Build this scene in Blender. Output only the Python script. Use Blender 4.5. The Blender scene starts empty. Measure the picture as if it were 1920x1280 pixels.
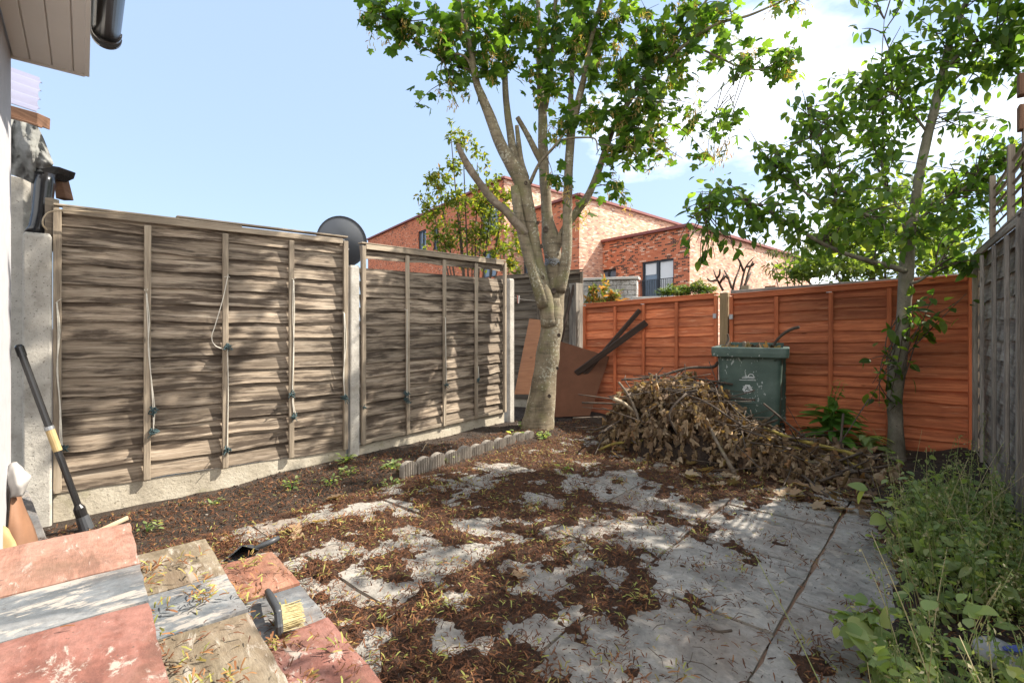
import bpy, bmesh, math, random
import numpy as np
from mathutils import Vector, Matrix, noise as mnoise

random.seed(7); RNG = np.random.default_rng(11)
sc = bpy.context.scene; COL = sc.collection
rad = math.radians

# ------------------------------------------------------------------ camera, sky, sun, exposure
F, HOR, CAMZ, HEAD = 930.0, 615.0, 1.13, rad(49.2)
RX, RY = math.cos(HEAD), math.sin(HEAD)          # camera right in (x = across, y = away from the house)
FX, FY = -math.sin(HEAD), math.cos(HEAD)
def cw(xc, yc, z=0.0):
    return Vector((xc*RX + yc*FX, xc*RY + yc*FY, z))
def W(px, py, d):
    return cw((px-960)/F*d, d, CAMZ-(py-HOR)/F*d)
def G(px, py, z=0.0):
    d = (CAMZ-z)*F/(py-HOR)
    return cw((px-960)/F*d, d, z)

cam_d = bpy.data.cameras.new('camera'); cam = bpy.data.objects.new('camera', cam_d); COL.objects.link(cam)
cam.location = (0, 0, CAMZ); cam.rotation_euler = (rad(90), 0, HEAD)
cam_d.lens = F/1920*36; cam_d.sensor_width = 36; cam_d.shift_y = -(640-HOR)/1920
cam_d.clip_start = 0.02; cam_d.clip_end = 3000
sc.camera = cam

ELEV, PHI = rad(46), rad(11)
sv = cw(math.cos(ELEV)*math.cos(PHI), math.cos(ELEV)*math.sin(PHI), math.sin(ELEV))
sd = bpy.data.lights.new('sun', 'SUN'); so = bpy.data.objects.new('sun', sd); COL.objects.link(so)
sd.energy = 4.8; sd.angle = rad(0.53); sd.color = (1.0, 0.93, 0.82)
so.rotation_euler = sv.to_track_quat('Z', 'Y').to_euler()

sc.view_settings.view_transform = 'Standard'; sc.view_settings.look = 'None'
sc.view_settings.exposure = 1.24; sc.view_settings.gamma = 1.0; sc.view_settings.use_curve_mapping = False
sc.cycles.max_bounces = 8; sc.cycles.diffuse_bounces = 4; sc.cycles.transparent_max_bounces = 12
sc.cycles.sample_clamp_indirect = 6

wd = bpy.data.worlds.new('World'); sc.world = wd; wd.use_nodes = True
def build_world():
    nt = wd.node_tree; N = nt.nodes; L = nt.links; N.clear()
    out = N.new('ShaderNodeOutputWorld'); bg = N.new('ShaderNodeBackground'); L.new(bg.outputs[0], out.inputs[0])
    bg.inputs[1].default_value = 0.15
    sky = N.new('ShaderNodeTexSky'); sky.sky_type = 'NISHITA'; sky.sun_disc = False
    sky.sun_elevation = ELEV; sky.sun_rotation = math.atan2(sv.x, sv.y)
    sky.air_density = 1.0; sky.dust_density = 1.0; sky.ozone_density = 1.0
    tc = N.new('ShaderNodeTexCoord')
    mp = N.new('ShaderNodeMapping'); mp.inputs['Scale'].default_value = (1, 1, 2.2)
    L.new(tc.outputs['Generated'], mp.inputs['Vector'])
    nz = N.new('ShaderNodeTexNoise'); nz.inputs['Scale'].default_value = 2.6; nz.inputs['Detail'].default_value = 7
    nz.inputs['Roughness'].default_value = 0.55; L.new(mp.outputs[0], nz.inputs['Vector'])
    # a cumulus bank towards the right of the garden
    d0 = W(1500, 250, 1) - Vector((0, 0, CAMZ)); d0.normalize()
    dot = N.new('ShaderNodeVectorMath'); dot.operation = 'DOT_PRODUCT'; dot.inputs[1].default_value = d0
    nrm = N.new('ShaderNodeVectorMath'); nrm.operation = 'NORMALIZE'
    L.new(tc.outputs['Generated'], nrm.inputs[0]); L.new(nrm.outputs[0], dot.inputs[0])
    mr = N.new('ShaderNodeMapRange'); mr.inputs[1].default_value = 0.90; mr.inputs[2].default_value = 1.0
    mr.inputs[3].default_value = -0.22; mr.inputs[4].default_value = 0.11; L.new(dot.outputs['Value'], mr.inputs[0])
    ad = N.new('ShaderNodeMath'); ad.operation = 'ADD'; L.new(nz.outputs[0], ad.inputs[0]); L.new(mr.outputs[0], ad.inputs[1])
    # unseen cloud added overhead and behind the camera for fill light, clear towards the left of the view
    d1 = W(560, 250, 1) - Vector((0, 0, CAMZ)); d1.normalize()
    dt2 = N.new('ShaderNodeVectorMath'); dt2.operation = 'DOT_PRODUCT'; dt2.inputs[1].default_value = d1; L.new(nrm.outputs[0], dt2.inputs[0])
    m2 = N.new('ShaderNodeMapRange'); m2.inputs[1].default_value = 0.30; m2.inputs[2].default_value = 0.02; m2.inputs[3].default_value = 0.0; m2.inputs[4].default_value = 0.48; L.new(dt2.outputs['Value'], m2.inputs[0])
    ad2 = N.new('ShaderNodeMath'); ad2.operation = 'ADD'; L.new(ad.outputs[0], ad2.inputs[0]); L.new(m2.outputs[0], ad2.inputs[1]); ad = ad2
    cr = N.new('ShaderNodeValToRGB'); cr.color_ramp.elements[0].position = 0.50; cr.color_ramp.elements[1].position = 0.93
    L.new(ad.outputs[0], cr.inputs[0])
    hz = N.new('ShaderNodeMix'); hz.data_type = 'RGBA'; hz.inputs[0].default_value = 0.78
    L.new(sky.outputs[0], hz.inputs[6]); hz.inputs[7].default_value = (1.68, 2.2, 3.05, 1)
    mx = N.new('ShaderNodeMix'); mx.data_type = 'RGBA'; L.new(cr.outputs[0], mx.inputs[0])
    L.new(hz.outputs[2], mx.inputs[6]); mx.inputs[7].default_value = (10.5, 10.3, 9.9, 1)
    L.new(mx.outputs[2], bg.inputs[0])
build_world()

# ------------------------------------------------------------------ mesh helpers
def V3(*a): return Vector(a)
class MB:
    """collects geometry with per-corner UV (metres, u along the grain) and a per-face random number"""
    def __init__(s): s.v = []; s.f = []; s.uv = []; s.r = []; s.m = []
    def add(s, vs, fs, uvs=None, r=None, m=0):
        o = len(s.v); s.v.extend([tuple(p) for p in vs])
        r = random.random() if r is None else r
        for i, f in enumerate(fs):
            s.f.append(tuple(o+k for k in f)); s.r.append(r); s.m.append(m)
            if uvs is None: s.uv.extend([(vs[k][0], vs[k][1]) for k in f])
            else: s.uv.extend(uvs[i])
    def obox(s, c, ex, ey, ez, sx, sy, sz, r=None, m=0, taper=1.0):
        """box centred at c with unit axes ex, ey, ez and full sizes; u runs along the longest axis"""
        r = random.random() if r is None else r
        hs = (sx/2, sy/2, sz/2); E = (Vector(ex), Vector(ey), Vector(ez)); c = Vector(c)
        P = {}
        for i in (-1, 1):
            for j in (-1, 1):
                for k in (-1, 1):
                    t = taper if k > 0 else 1.0
                    P[(i, j, k)] = c + E[0]*hs[0]*i*t + E[1]*hs[1]*j*t + E[2]*hs[2]*k
        keys = list(P); idx = {k: n for n, k in enumerate(keys)}; vs = [P[k] for k in keys]
        quads = [((-1,-1,-1),(-1,1,-1),(1,1,-1),(1,-1,-1)), ((-1,-1,1),(1,-1,1),(1,1,1),(-1,1,1)),
                 ((-1,-1,-1),(1,-1,-1),(1,-1,1),(-1,-1,1)), ((-1,1,-1),(-1,1,1),(1,1,1),(1,1,-1)),
                 ((-1,-1,-1),(-1,-1,1),(-1,1,1),(-1,1,-1)), ((1,-1,-1),(1,1,-1),(1,1,1),(1,-1,1))]
        axn = [2, 2, 1, 1, 0, 0]; size = (sx, sy, sz); off = r*7.3
        fs = []; uvs = []
        for q, an in zip(quads, axn):
            a, b = [i for i in range(3) if i != an]
            if size[a] < size[b]: a, b = b, a
            fs.append([idx[k] for k in q]); uvs.append([(k[a]*hs[a]+off, k[b]*hs[b]+off*1.7) for k in q])
        s.add(vs, fs, uvs, r, m)
    def tube(s, pts, rads, n=8, r=None, m=0, cap=True, wob=0.0, seed=0.0):
        r = random.random() if r is None else r
        pts = [Vector(p) for p in pts]; L = len(pts)
        if not hasattr(rads, '__len__'): rads = [rads]*L
        t0 = (pts[1]-pts[0]).normalized(); a = t0.orthogonal().normalized(); vs = []; acc = 0.0; us = []
        for i, p in enumerate(pts):
            t = (pts[min(i+1, L-1)]-pts[max(i-1, 0)])
            t = t.normalized() if t.length > 1e-9 else t0
            a = (a - t*a.dot(t)); a = a.normalized() if a.length > 1e-6 else t.orthogonal().normalized()
            b = t.cross(a)
            if i: acc += (p-pts[i-1]).length
            us.append(acc)
            for k in range(n):
                an = 2*math.pi*k/n
                w = 1.0
                if wob: w += wob*mnoise.noise(Vector((math.cos(an)*1.3+seed, math.sin(an)*1.3, acc*6+seed)))
                vs.append(p + (a*math.cos(an)+b*math.sin(an))*rads[i]*w)
        fs = []; uvs = []
        for i in range(L-1):
            for k in range(n):
                k2 = (k+1) % n; fs.append((i*n+k, i*n+k2, (i+1)*n+k2, (i+1)*n+k))
                c0, c1 = k/n, (k+1)/n; R = 2*math.pi*max(rads[i], .004)
                uvs.append([(us[i], c0*R), (us[i], c1*R), (us[i+1], c1*R), (us[i+1], c0*R)])
        if cap:
            fs.append(tuple(range(n-1, -1, -1))); uvs.append([(0, 0)]*n)
            fs.append(tuple((L-1)*n+k for k in range(n))); uvs.append([(0, 0)]*n)
        s.add(vs, fs, uvs, r, m)
    def prism(s, outline, axis, r=None, m=0):
        """closed outline (list of points) pushed along axis"""
        ol = [Vector(p) for p in outline]; ax = Vector(axis); n = len(ol)
        vs = ol + [p+ax for p in ol]
        fs = [tuple(range(n-1, -1, -1)), tuple(range(n, 2*n))] + [(i, (i+1) % n, n+(i+1) % n, n+i) for i in range(n)]
        e = (ol[1]-ol[0]).normalized(); g = ax.normalized()
        h = e.cross(g)
        uv = [[((vs[k]-ol[0]).dot(e)+(vs[k]-ol[0]).dot(g), (vs[k]-ol[0]).dot(h)+(vs[k]-ol[0]).dot(g)*.3) for k in f] for f in fs]
        s.add(vs, fs, uv, r, m)
    def build(s, name, mat, parent=None, smooth=False, bevel=0):
        me = bpy.data.meshes.new(name); me.from_pydata(s.v, [], s.f)
        uv = me.uv_layers.new(name='UVMap'); uv.data.foreach_set('uv', np.array(s.uv, dtype=np.float32).ravel())
        at = me.attributes.new('rnd', 'FLOAT', 'FACE'); at.data.foreach_set('value', np.array(s.r, dtype=np.float32))
        return link(name, me, mat, parent, smooth, bevel, s.m)
def link(name, me, mat, parent=None, smooth=False, bevel=0, mi=None):
    for mm in (mat if isinstance(mat, (list, tuple)) else [mat]): me.materials.append(mm)
    if mi is not None and any(mi): me.polygons.foreach_set('material_index', mi)
    if smooth: me.polygons.foreach_set('use_smooth', [True]*len(me.polygons))
    o = bpy.data.objects.new(name, me); COL.objects.link(o)
    if parent is not None:
        o.parent = parent; o.matrix_parent_inverse = parent.matrix_world.inverted()
    if bevel:
        b = o.modifiers.new('edge', 'BEVEL'); b.width = bevel; b.segments = 1; b.limit_method = 'ANGLE'
    me.update(); return o
def scatter(name, mat, tv, tf, pos, rot, scl, rnd, parent=None, smooth=False):
    """one mesh of many copies of a small template: pos (n,3), rot (n,3,3), scl (n,) or (n,3), rnd (n,)"""
    tv = np.asarray(tv, float); n = len(pos); k = len(tv)
    scl = np.asarray(scl, float); scl = scl[:, None] if scl.ndim == 1 else scl
    v = np.einsum('nij,nkj->nki', rot, tv[None]*scl[:, None, :]) + np.asarray(pos)[:, None, :]
    me = bpy.data.meshes.new(name); me.vertices.add(n*k); me.vertices.foreach_set('co', v.astype(np.float32).ravel())
    lens = np.array([len(f) for f in tf]); flat = np.concatenate([np.array(f) for f in tf])
    loops = (flat[None]+(np.arange(n)*k)[:, None]).ravel()
    tot = np.tile(lens, n); st = np.concatenate([[0], np.cumsum(tot)[:-1]])
    me.loops.add(len(loops)); me.loops.foreach_set('vertex_index', loops.astype(np.int32))
    me.polygons.add(len(tot)); me.polygons.foreach_set('loop_start', st.astype(np.int32)); me.polygons.foreach_set('loop_total', tot.astype(np.int32))
    uv = me.uv_layers.new(name='UVMap')
    uv.data.foreach_set('uv', np.tile(tv[flat][:, :2], (n, 1)).astype(np.float32).ravel())
    at = me.attributes.new('rnd', 'FLOAT', 'FACE'); at.data.foreach_set('value', np.repeat(np.asarray(rnd, np.float32), len(tf)))
    me.update(calc_edges=True); me.validate()
    return link(name, me, mat, parent, smooth)
def rots(n, tilt=1.0, yaw=None, down=0.0):
    """random orientations: z axis near up with a gaussian tilt, free yaw"""
    yaw = RNG.uniform(0, 2*np.pi, n) if yaw is None else yaw
    a = RNG.normal(0, tilt, n)+down; b = RNG.normal(0, tilt, n)
    z = np.zeros(n); o = np.ones(n)
    Rz = np.stack([np.cos(yaw), -np.sin(yaw), z, np.sin(yaw), np.cos(yaw), z, z, z, o], 1).reshape(n, 3, 3)
    Ry = np.stack([np.cos(a), z, np.sin(a), z, o, z, -np.sin(a), z, np.cos(a)], 1).reshape(n, 3, 3)
    Rx = np.stack([o, z, z, z, np.cos(b), -np.sin(b), z, np.sin(b), np.cos(b)], 1).reshape(n, 3, 3)
    return Rz @ Ry @ Rx
def smooth_path(pts, sub=5):
    """Catmull-Rom through points that may carry a radius as 4th value"""
    P = [np.array(p, float) for p in pts]; P = [2*P[0]-P[1]] + P + [2*P[-1]-P[-2]]; out = []
    for i in range(1, len(P)-2):
        for j in range(sub):
            t = j/sub; a, b, c, d = P[i-1:i+3]
            out.append(.5*((2*b)+(-a+c)*t+(2*a-5*b+4*c-d)*t*t+(-a+3*b-3*c+d)*t**3))
    out.append(P[-2]); return out
def thing(name, label, cat, loc=(0, 0, 0), group=None):
    o = bpy.data.objects.new(name, None); COL.objects.link(o); o.location = loc; o.empty_display_size = .05
    bpy.context.view_layer.update()
    return tag(o, label, cat, group)
def tag(o, label, cat, group=None):
    o['label'] = label; o['category'] = cat
    if group: o['group'] = group
    return o
def kind(o, k): o['kind'] = k; return o
UP = Vector((0, 0, 1))

# ------------------------------------------------------------------ materials
def new_mat(name):
    m = bpy.data.materials.new(name); m.use_nodes = True
    nt = m.node_tree; b = nt.nodes['Principled BSDF']; return m, nt.nodes, nt.links, b
def ramp(N, L, src, stops, interp='LINEAR'):
    c = N.new('ShaderNodeValToRGB'); e = c.color_ramp; e.interpolation = interp
    while len(e.elements) < len(stops): e.elements.new(.5)
    for el, (p, col) in zip(e.elements, stops):
        el.position = p; el.color = (*col, 1) if len(col) == 3 else col
    L.new(src, c.inputs[0]); return c.outputs[0]
def coords(N, L, kind_='Object', scale=(1, 1, 1), rnd=False, rot=(0, 0, 0)):
    tc = N.new('ShaderNodeTexCoord'); mp = N.new('ShaderNodeMapping'); mp.inputs['Scale'].default_value = scale
    mp.inputs['Rotation'].default_value = rot
    L.new(tc.outputs[kind_], mp.inputs[0])
    if rnd:
        at = N.new('ShaderNodeAttribute'); at.attribute_name = 'rnd'
        mu = N.new('ShaderNodeVectorMath'); mu.operation = 'SCALE'; mu.inputs[0].default_value = (31.7, 17.3, 43.1)
        L.new(at.outputs['Fac'], mu.inputs['Scale']); L.new(mu.outputs[0], mp.inputs['Location'])
    return mp.outputs[0]
def noise(N, L, vec, scale, detail=5, rough=.55, dist=0.0):
    n = N.new('ShaderNodeTexNoise'); n.inputs['Scale'].default_value = scale; n.inputs['Detail'].default_value = detail
    n.inputs['Roughness'].default_value = rough; n.inputs['Distortion'].default_value = dist
    L.new(vec, n.inputs['Vector']); return n.outputs[0]
def mix(N, L, fac, a, b, mode='MIX'):
    m = N.new('ShaderNodeMix'); m.data_type = 'RGBA'; m.blend_type = mode
    for i, x in ((0, fac), (6, a), (7, b)):
        if isinstance(x, (int, float)): m.inputs[i].default_value = x
        elif isinstance(x, tuple): m.inputs[i].default_value = (*x, 1) if len(x) == 3 else x
        else: L.new(x, m.inputs[i])
    return m.outputs[2]
def rnd_attr(N):
    a = N.new('ShaderNodeAttribute'); a.attribute_name = 'rnd'; return a.outputs['Fac']
def bump(N, L, b, h, strength, dist=.01):
    bp = N.new('ShaderNodeBump'); bp.inputs['Strength'].default_value = strength; bp.inputs['Distance'].default_value = dist
    L.new(h, bp.inputs['Height']); L.new(bp.outputs[0], b.inputs['Normal'])

def wood(name, dark, mid, light, stain=.5, stain_col=(.03, .018, .01), rough=.85, bmp=.5, knots=True, vary=.25, pale=None):
    m, N, L, b = new_mat(name)
    g = noise(N, L, coords(N, L, 'UV', (2.8, 62, 1), True), 1.0, 7, .70, .12)
    col = ramp(N, L, g, [(.28, dark), (.5, mid), (.72, light)])
    f2 = noise(N, L, coords(N, L, 'UV', (9, 260, 1), True), 1.0, 3, .6)
    col = mix(N, L, .35, col, ramp(N, L, f2, [(.35, (.45,)*3), (.6, (1, 1, 1))]), 'MULTIPLY')
    s = noise(N, L, coords(N, L, 'UV', (2.4, 22, 1), True), 1.0, 6, .66, .25)
    sf = ramp(N, L, s, [(.455, (0, 0, 0)), (.575, (stain,)*3)])
    col = mix(N, L, sf, col, stain_col)
    lf = noise(N, L, coords(N, L, 'UV', (1.1, 1.3, 1), True), 1.0, 4, .6); col = mix(N, L, .8, col, ramp(N, L, lf, [(.3, (.68,)*3), (.5, (1, 1, 1)), (.7, (1.22,)*3)]), 'MULTIPLY')
    if knots:
        vo = N.new('ShaderNodeTexVoronoi'); vo.inputs['Scale'].default_value = 1.0
        L.new(coords(N, L, 'UV', (3.1, 9, 1), True), vo.inputs['Vector'])
        kf = ramp(N, L, vo.outputs['Distance'], [(.045, (.8,)*3), (.10, (0, 0, 0))])
        col = mix(N, L, kf, col, tuple(x*.35 for x in dark))
    if pale:
        ps = noise(N, L, coords(N, L, 'UV', (3.2, 120, 1), True), 1.0, 3, .6, .1)
        col = mix(N, L, ramp(N, L, ps, [(.66, (0, 0, 0)), (.71, (.8,)*3)]), col, pale)
    v = ramp(N, L, rnd_attr(N), [(0, (1-vary,)*3), (1, (1+vary,)*3)])
    col = mix(N, L, 1.0, col, v, 'MULTIPLY')
    L.new(col, b.inputs['Base Color']); b.inputs['Roughness'].default_value = rough
    bump(N, L, b, g, bmp, .004); return m
def stone(name, stops, scale=6, det=8, bmp=.4, rough=.9, speck=None, stretch=(1, 1, 1), moss=None, bd=.01):
    m, N, L, b = new_mat(name)
    vec = coords(N, L, 'Object', stretch)
    n1 = noise(N, L, vec, scale, det, .62, .3); col = ramp(N, L, n1, stops)
    if speck:
        sp = noise(N, L, vec, scale*14, 3, .6); col = mix(N, L, ramp(N, L, sp, [(.62, (0, 0, 0)), (.68, (1, 1, 1))]), col, speck)
    if moss:
        mo = noise(N, L, vec, scale*.6, 5, .6); mcol, lo, hi = moss
        col = mix(N, L, ramp(N, L, mo, [(lo, (0, 0, 0)), (hi, (1, 1, 1))]), col, mcol)
    L.new(col, b.inputs['Base Color']); b.inputs['Roughness'].default_value = rough
    n2 = noise(N, L, vec, scale*9, 5, .7); bump(N, L, b, n2, bmp, bd); return m
def sandstone(name, base, band, pale, rot=0.0, pale_amt=.62, bstretch=(1.2, 5, 1), scale=2.3):
    m, N, L, b = new_mat(name)
    vec = coords(N, L, 'Object', bstretch, True, (0, 0, rot))
    iso = coords(N, L, 'Object', (1, 1, 1), True)
    n1 = noise(N, L, vec, scale, 9, .68, 1.0); col = ramp(N, L, n1, [(.36, tuple(x*.72 for x in base)), (.46, base), (.56, band), (.66, tuple(.5*(x+y) for x, y in zip(base, band)))])
    n3 = noise(N, L, iso, 30, 7, .75); col = mix(N, L, .75, col, ramp(N, L, n3, [(.3, (.55,)*3), (.5, (.95,)*3), (.66, (1.25,)*3)]), 'MULTIPLY')
    n2 = noise(N, L, vec, scale*1.9, 11, .76, .4)
    col = mix(N, L, ramp(N, L, n2, [(pale_amt-.02, (0, 0, 0)), (pale_amt+.03, (.85,)*3)]), col, pale)
    n4 = noise(N, L, iso, 2.1, 7, .66); col = mix(N, L, ramp(N, L, n4, [(.48, (0, 0, 0)), (.70, (.62,)*3)]), col, (.15, .095, .06))
    n5 = noise(N, L, iso, 75, 3, .6); col = mix(N, L, ramp(N, L, n5, [(.66, (0, 0, 0)), (.72, (.7,)*3)]), col, (.06, .045, .035))
    L.new(col, b.inputs['Base Color']); b.inputs['Roughness'].default_value = .72
    bump(N, L, b, n2, .7, .012); return m
def leafmat(name, stops, trans=.45, rough=.45, veins=False):
    m, N, L, b = new_mat(name)
    col = ramp(N, L, rnd_attr(N), stops)
    b.inputs['Roughness'].default_value = rough; b.inputs['Specular IOR Level'].default_value = .35
    L.new(col, b.inputs['Base Color'])
    if trans > 0:
        tr = N.new('ShaderNodeBsdfTranslucent')
        tc = mix(N, L, 1.0, col, (2.5, 2.3, .8), 'MULTIPLY'); L.new(tc, tr.inputs[0])
        ms = N.new('ShaderNodeMixShader'); ms.inputs[0].default_value = trans
        out = [x for x in N if x.type == 'OUTPUT_MATERIAL'][0]
        L.new(b.outputs[0], ms.inputs[1]); L.new(tr.outputs[0], ms.inputs[2]); L.new(ms.outputs[0], out.inputs[0])
    return m
def plain(name, c, rough=.5, var=.12, scale=9, metal=0.0, bmp=0.0, spec=.5):
    m, N, L, b = new_mat(name)
    n = noise(N, L, coords(N, L, 'Object'), scale, 6, .65)
    L.new(ramp(N, L, n, [(.3, tuple(x*(1-var) for x in c)), (.7, tuple(min(1, x*(1+var)) for x in c))]), b.inputs['Base Color'])
    b.inputs['Roughness'].default_value = rough; b.inputs['Metallic'].default_value = metal; b.inputs['Specular IOR Level'].default_value = spec
    if bmp: bump(N, L, b, n, bmp, .006)
    return m
def brick(name, c1, c2, mortar, darkc, darkfrac, palefrac=0.0, palec=(.6, .5, .42)):
    m, N, L, b = new_mat(name)
    vec = coords(N, L, 'UV')
    br = N.new('ShaderNodeTexBrick'); br.inputs['Scale'].default_value = 1.0
    br.inputs['Brick Width'].default_value = .225; br.inputs['Row Height'].default_value = .075; br.inputs['Mortar Size'].default_value = .006
    br.inputs['Color1'].default_value = (0, 0, 0, 1); br.inputs['Color2'].default_value = (1, 1, 1, 1); br.inputs['Mortar'].default_value = (.5, .5, .5, 1)
    br.inputs['Bias'].default_value = 0.0
    L.new(vec, br.inputs['Vector'])
    # one random tone per brick
    vor = N.new('ShaderNodeTexWhiteNoise'); vor.noise_dimensions = '2D'
    sep = N.new('ShaderNodeSeparateXYZ'); L.new(vec, sep.inputs[0])
    def math_(op, a, b_=None):
        q = N.new('ShaderNodeMath'); q.operation = op
        for i, x in enumerate((a, b_)):
            if x is None: continue
            if isinstance(x, (int, float)): q.inputs[i].default_value = x
            else: L.new(x, q.inputs[i])
        return q.outputs[0]
    row = math_('FLOOR', math_('DIVIDE', sep.outputs[1], .075))
    colx = math_('FLOOR', math_('ADD', math_('DIVIDE', sep.outputs[0], .225), math_('MULTIPLY', math_('MODULO', row, 2.0), .5)))
    cmb = N.new('ShaderNodeCombineXYZ'); L.new(colx, cmb.inputs[0]); L.new(row, cmb.inputs[1]); L.new(cmb.outputs[0], vor.inputs['Vector'])
    clus = noise(N, L, coords(N, L, 'UV', (1, 1.6, 1)), .9, 3, .5)
    q = math_('ADD', vor.outputs['Value'], math_('MULTIPLY', math_('SUBTRACT', clus, .5), .55))
    col = ramp(N, L, q, [(0.0, darkc), (darkfrac, darkc), (darkfrac+.02, c1), (.85-palefrac, c2), (1-palefrac, c2), (min(1, 1.01-palefrac), palec if palefrac else c2)])
    col = mix(N, L, br.outputs['Fac'], col, mortar)
    L.new(col, b.inputs['Base Color']); b.inputs['Roughness'].default_value = .9
    return m

M = {}
M['fence_grey'] = wood('weathered_larch', (.13, .095, .064), (.29, .226, .163), (.49, .41, .32), .9, (.046, .030, .019), vary=.22)
M['batten_grey'] = wood('weathered_batten', (.19, .15, .11), (.34, .275, .20), (.46, .385, .295), .35, (.11, .08, .055), vary=.12)
M['fence_old'] = wood('old_grey_boards', (.10, .08, .062), (.17, .135, .10), (.27, .22, .17), .6, (.05, .035, .025))
M['fence_right'] = wood('brown_grey_boards', (.22, .19, .155), (.35, .305, .25), (.47, .415, .345), .5, (.07, .055, .05))  # brown-grey of the boards themselves
M['orange'] = wood('orange_stained_boards', (.42, .11, .042), (.60, .18, .072), (.68, .26, .12), .6, (.27, .065, .027), vary=.28, bmp=.4, pale=(.74, .42, .26))
M['orange_batten'] = wood('orange_stained_batten', (.42, .10, .036), (.57, .155, .058), (.64, .20, .08), .25, (.27, .06, .025), vary=.08)
M['tan_post'] = wood('tan_softwood', (.21, .145, .075), (.30, .21, .11), (.36, .26, .15), .2, (.16, .11, .06))
M['dark_plank'] = wood('dark_brown_plank', (.035, .022, .016), (.06, .038, .028), (.095, .063, .05), .3, (.025, .016, .012), knots=False)
M['orange_board'] = wood('varnished_door_board', (.33, .12, .035), (.44, .17, .055), (.52, .22, .08), .3, (.26, .085, .025), rough=.5)
M['pale_timber'] = wood('pale_timber', (.30, .22, .14), (.42, .33, .22), (.52, .43, .31), .3, (.2, .14, .08))
M['brown_timber'] = wood('brown_timber', (.12, .06, .03), (.20, .10, .055), (.28, .15, .085), .4, (.07, .035, .02))
M['concrete'] = stone('concrete', [(.3, (.30, .275, .235)), (.5, (.44, .41, .36)), (.7, (.54, .51, .45))], 7, 8, .5, .92, (.16, .145, .125))
M['gravel_board'] = stone('mossy_concrete', [(.3, (.30, .26, .20)), (.5, (.43, .38, .295)), (.7, (.53, .48, .385))], 4, 9, .6, .95, (.22, .19, .14), moss=((.20, .19, .07), .56, .74))
M['render'] = plain('white_render', (.42, .41, .42), .8, .07, 14, bmp=.15)
M['upvc'] = plain('white_upvc', (.74, .71, .67), .4, .03, 3)
M['black_pvc'] = plain('black_plastic', (.018, .017, .017), .22, .2, 8)
M['dark_metal'] = plain('dark_metal', (.04, .045, .055), .45, .15, 12)
M['steel'] = plain('galvanised_steel', (.35, .36, .37), .4, .15, 30, .8)
M['twine'] = plain('pale_twine', (.62, .58, .50), .9, .15, 60)
M['knot'] = plain('green_blue_twine', (.05, .085, .09), .9, .4, 80)
M['soil'] = stone('dark_soil', [(.3, (.020, .013, .009)), (.5, (.045, .029, .019)), (.72, (.085, .058, .04))], 9, 9, 1.0, 1.0, (.14, .10, .07), bd=.03)
M['litter_bed'] = stone('litter_humus', [(.3, (.04, .019, .010)), (.5, (.08, .036, .018)), (.72, (.13, .064, .032))], 26, 8, 1.0, 1.0, (.15, .08, .04), bd=.02)
M['s_pink'] = sandstone('pink_sandstone', (.30, .15, .105), (.36, .20, .15), (.46, .40, .35), .1, .60)
M['s_red'] = sandstone('red_sandstone', (.215, .085, .062), (.27, .125, .098), (.42, .36, .31), .2, .585, (2, 3, 1))
M['s_orange'] = sandstone('orange_sandstone', (.29, .12, .075), (.34, .17, .11), (.44, .35, .29), .1, .62)
M['s_grey'] = sandstone('blue_grey_sandstone', (.125, .138, .15), (.225, .23, .232), (.37, .335, .295), .25, .55, (3.4, 1.2, 1))
M['s_tan'] = sandstone('tan_sandstone', (.19, .15, .095), (.26, .215, .15), (.42, .38, .32), .1, .565)
M['s_patio'] = sandstone('grey_patio_sandstone', (.265, .245, .215), (.345, .318, .28), (.42, .37, .31), .6, .57, (1.5, 2.2, 1), 2.2)
M['joint'] = stone('joint_sand', [(.3, (.20, .115, .07)), (.7, (.33, .21, .14))], 12, 6, .5)
def bark(name, stops, moss, lich):
    m, N, L, b = new_mat(name); o = coords(N, L, 'Object')
    n1 = noise(N, L, coords(N, L, 'Object', (1, 1, .5)), 7, 9, .68, .4); col = ramp(N, L, n1, stops)
    rings = noise(N, L, coords(N, L, 'Object', (5, 5, 38)), 1.0, 5, .65, .3); col = mix(N, L, .75, col, ramp(N, L, rings, [(.34, (.42,)*3), (.5, (1, 1, 1)), (.7, (1.15,)*3)]), 'MULTIPLY')
    fis = noise(N, L, coords(N, L, 'Object', (34, 34, 4)), 1.0, 5, .6, .5); col = mix(N, L, .55, col, ramp(N, L, fis, [(.30, (.4,)*3), (.46, (1, 1, 1))]), 'MULTIPLY')
    mo = noise(N, L, o, 3.2, 6, .65); col = mix(N, L, ramp(N, L, mo, [(.50, (0, 0, 0)), (.66, (.85,)*3)]), col, moss)
    li = noise(N, L, o, 42, 3, .6); gate = noise(N, L, o, 4.0, 3, .5)
    ma = N.new('ShaderNodeMath'); ma.operation = 'MULTIPLY_ADD'; L.new(gate, ma.inputs[0]); ma.inputs[1].default_value = .6; L.new(li, ma.inputs[2])
    col = mix(N, L, ramp(N, L, ma.outputs[0], [(.92, (0, 0, 0)), (.96, (.8,)*3)]), col, lich)
    L.new(col, b.inputs['Base Color']); b.inputs['Roughness'].default_value = .92; bump(N, L, b, rings, .6, .012); return m
M['bark'] = bark('sycamore_bark', [(.28, (.115, .088, .055)), (.5, (.195, .155, .10)), (.72, (.28, .235, .16))], (.15, .14, .06), (.36, .34, .26))
M['bark2'] = stone('apple_bark', [(.3, (.115, .10, .07)), (.5, (.20, .175, .13)), (.7, (.29, .26, .20))], 9, 8, .6, .9, (.08, .065, .045), (1, 1, .6), ((.14, .15, .07), .55, .7))
M['twig'] = plain('dark_twig', (.085, .062, .045), .9, .35, 30)
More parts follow.
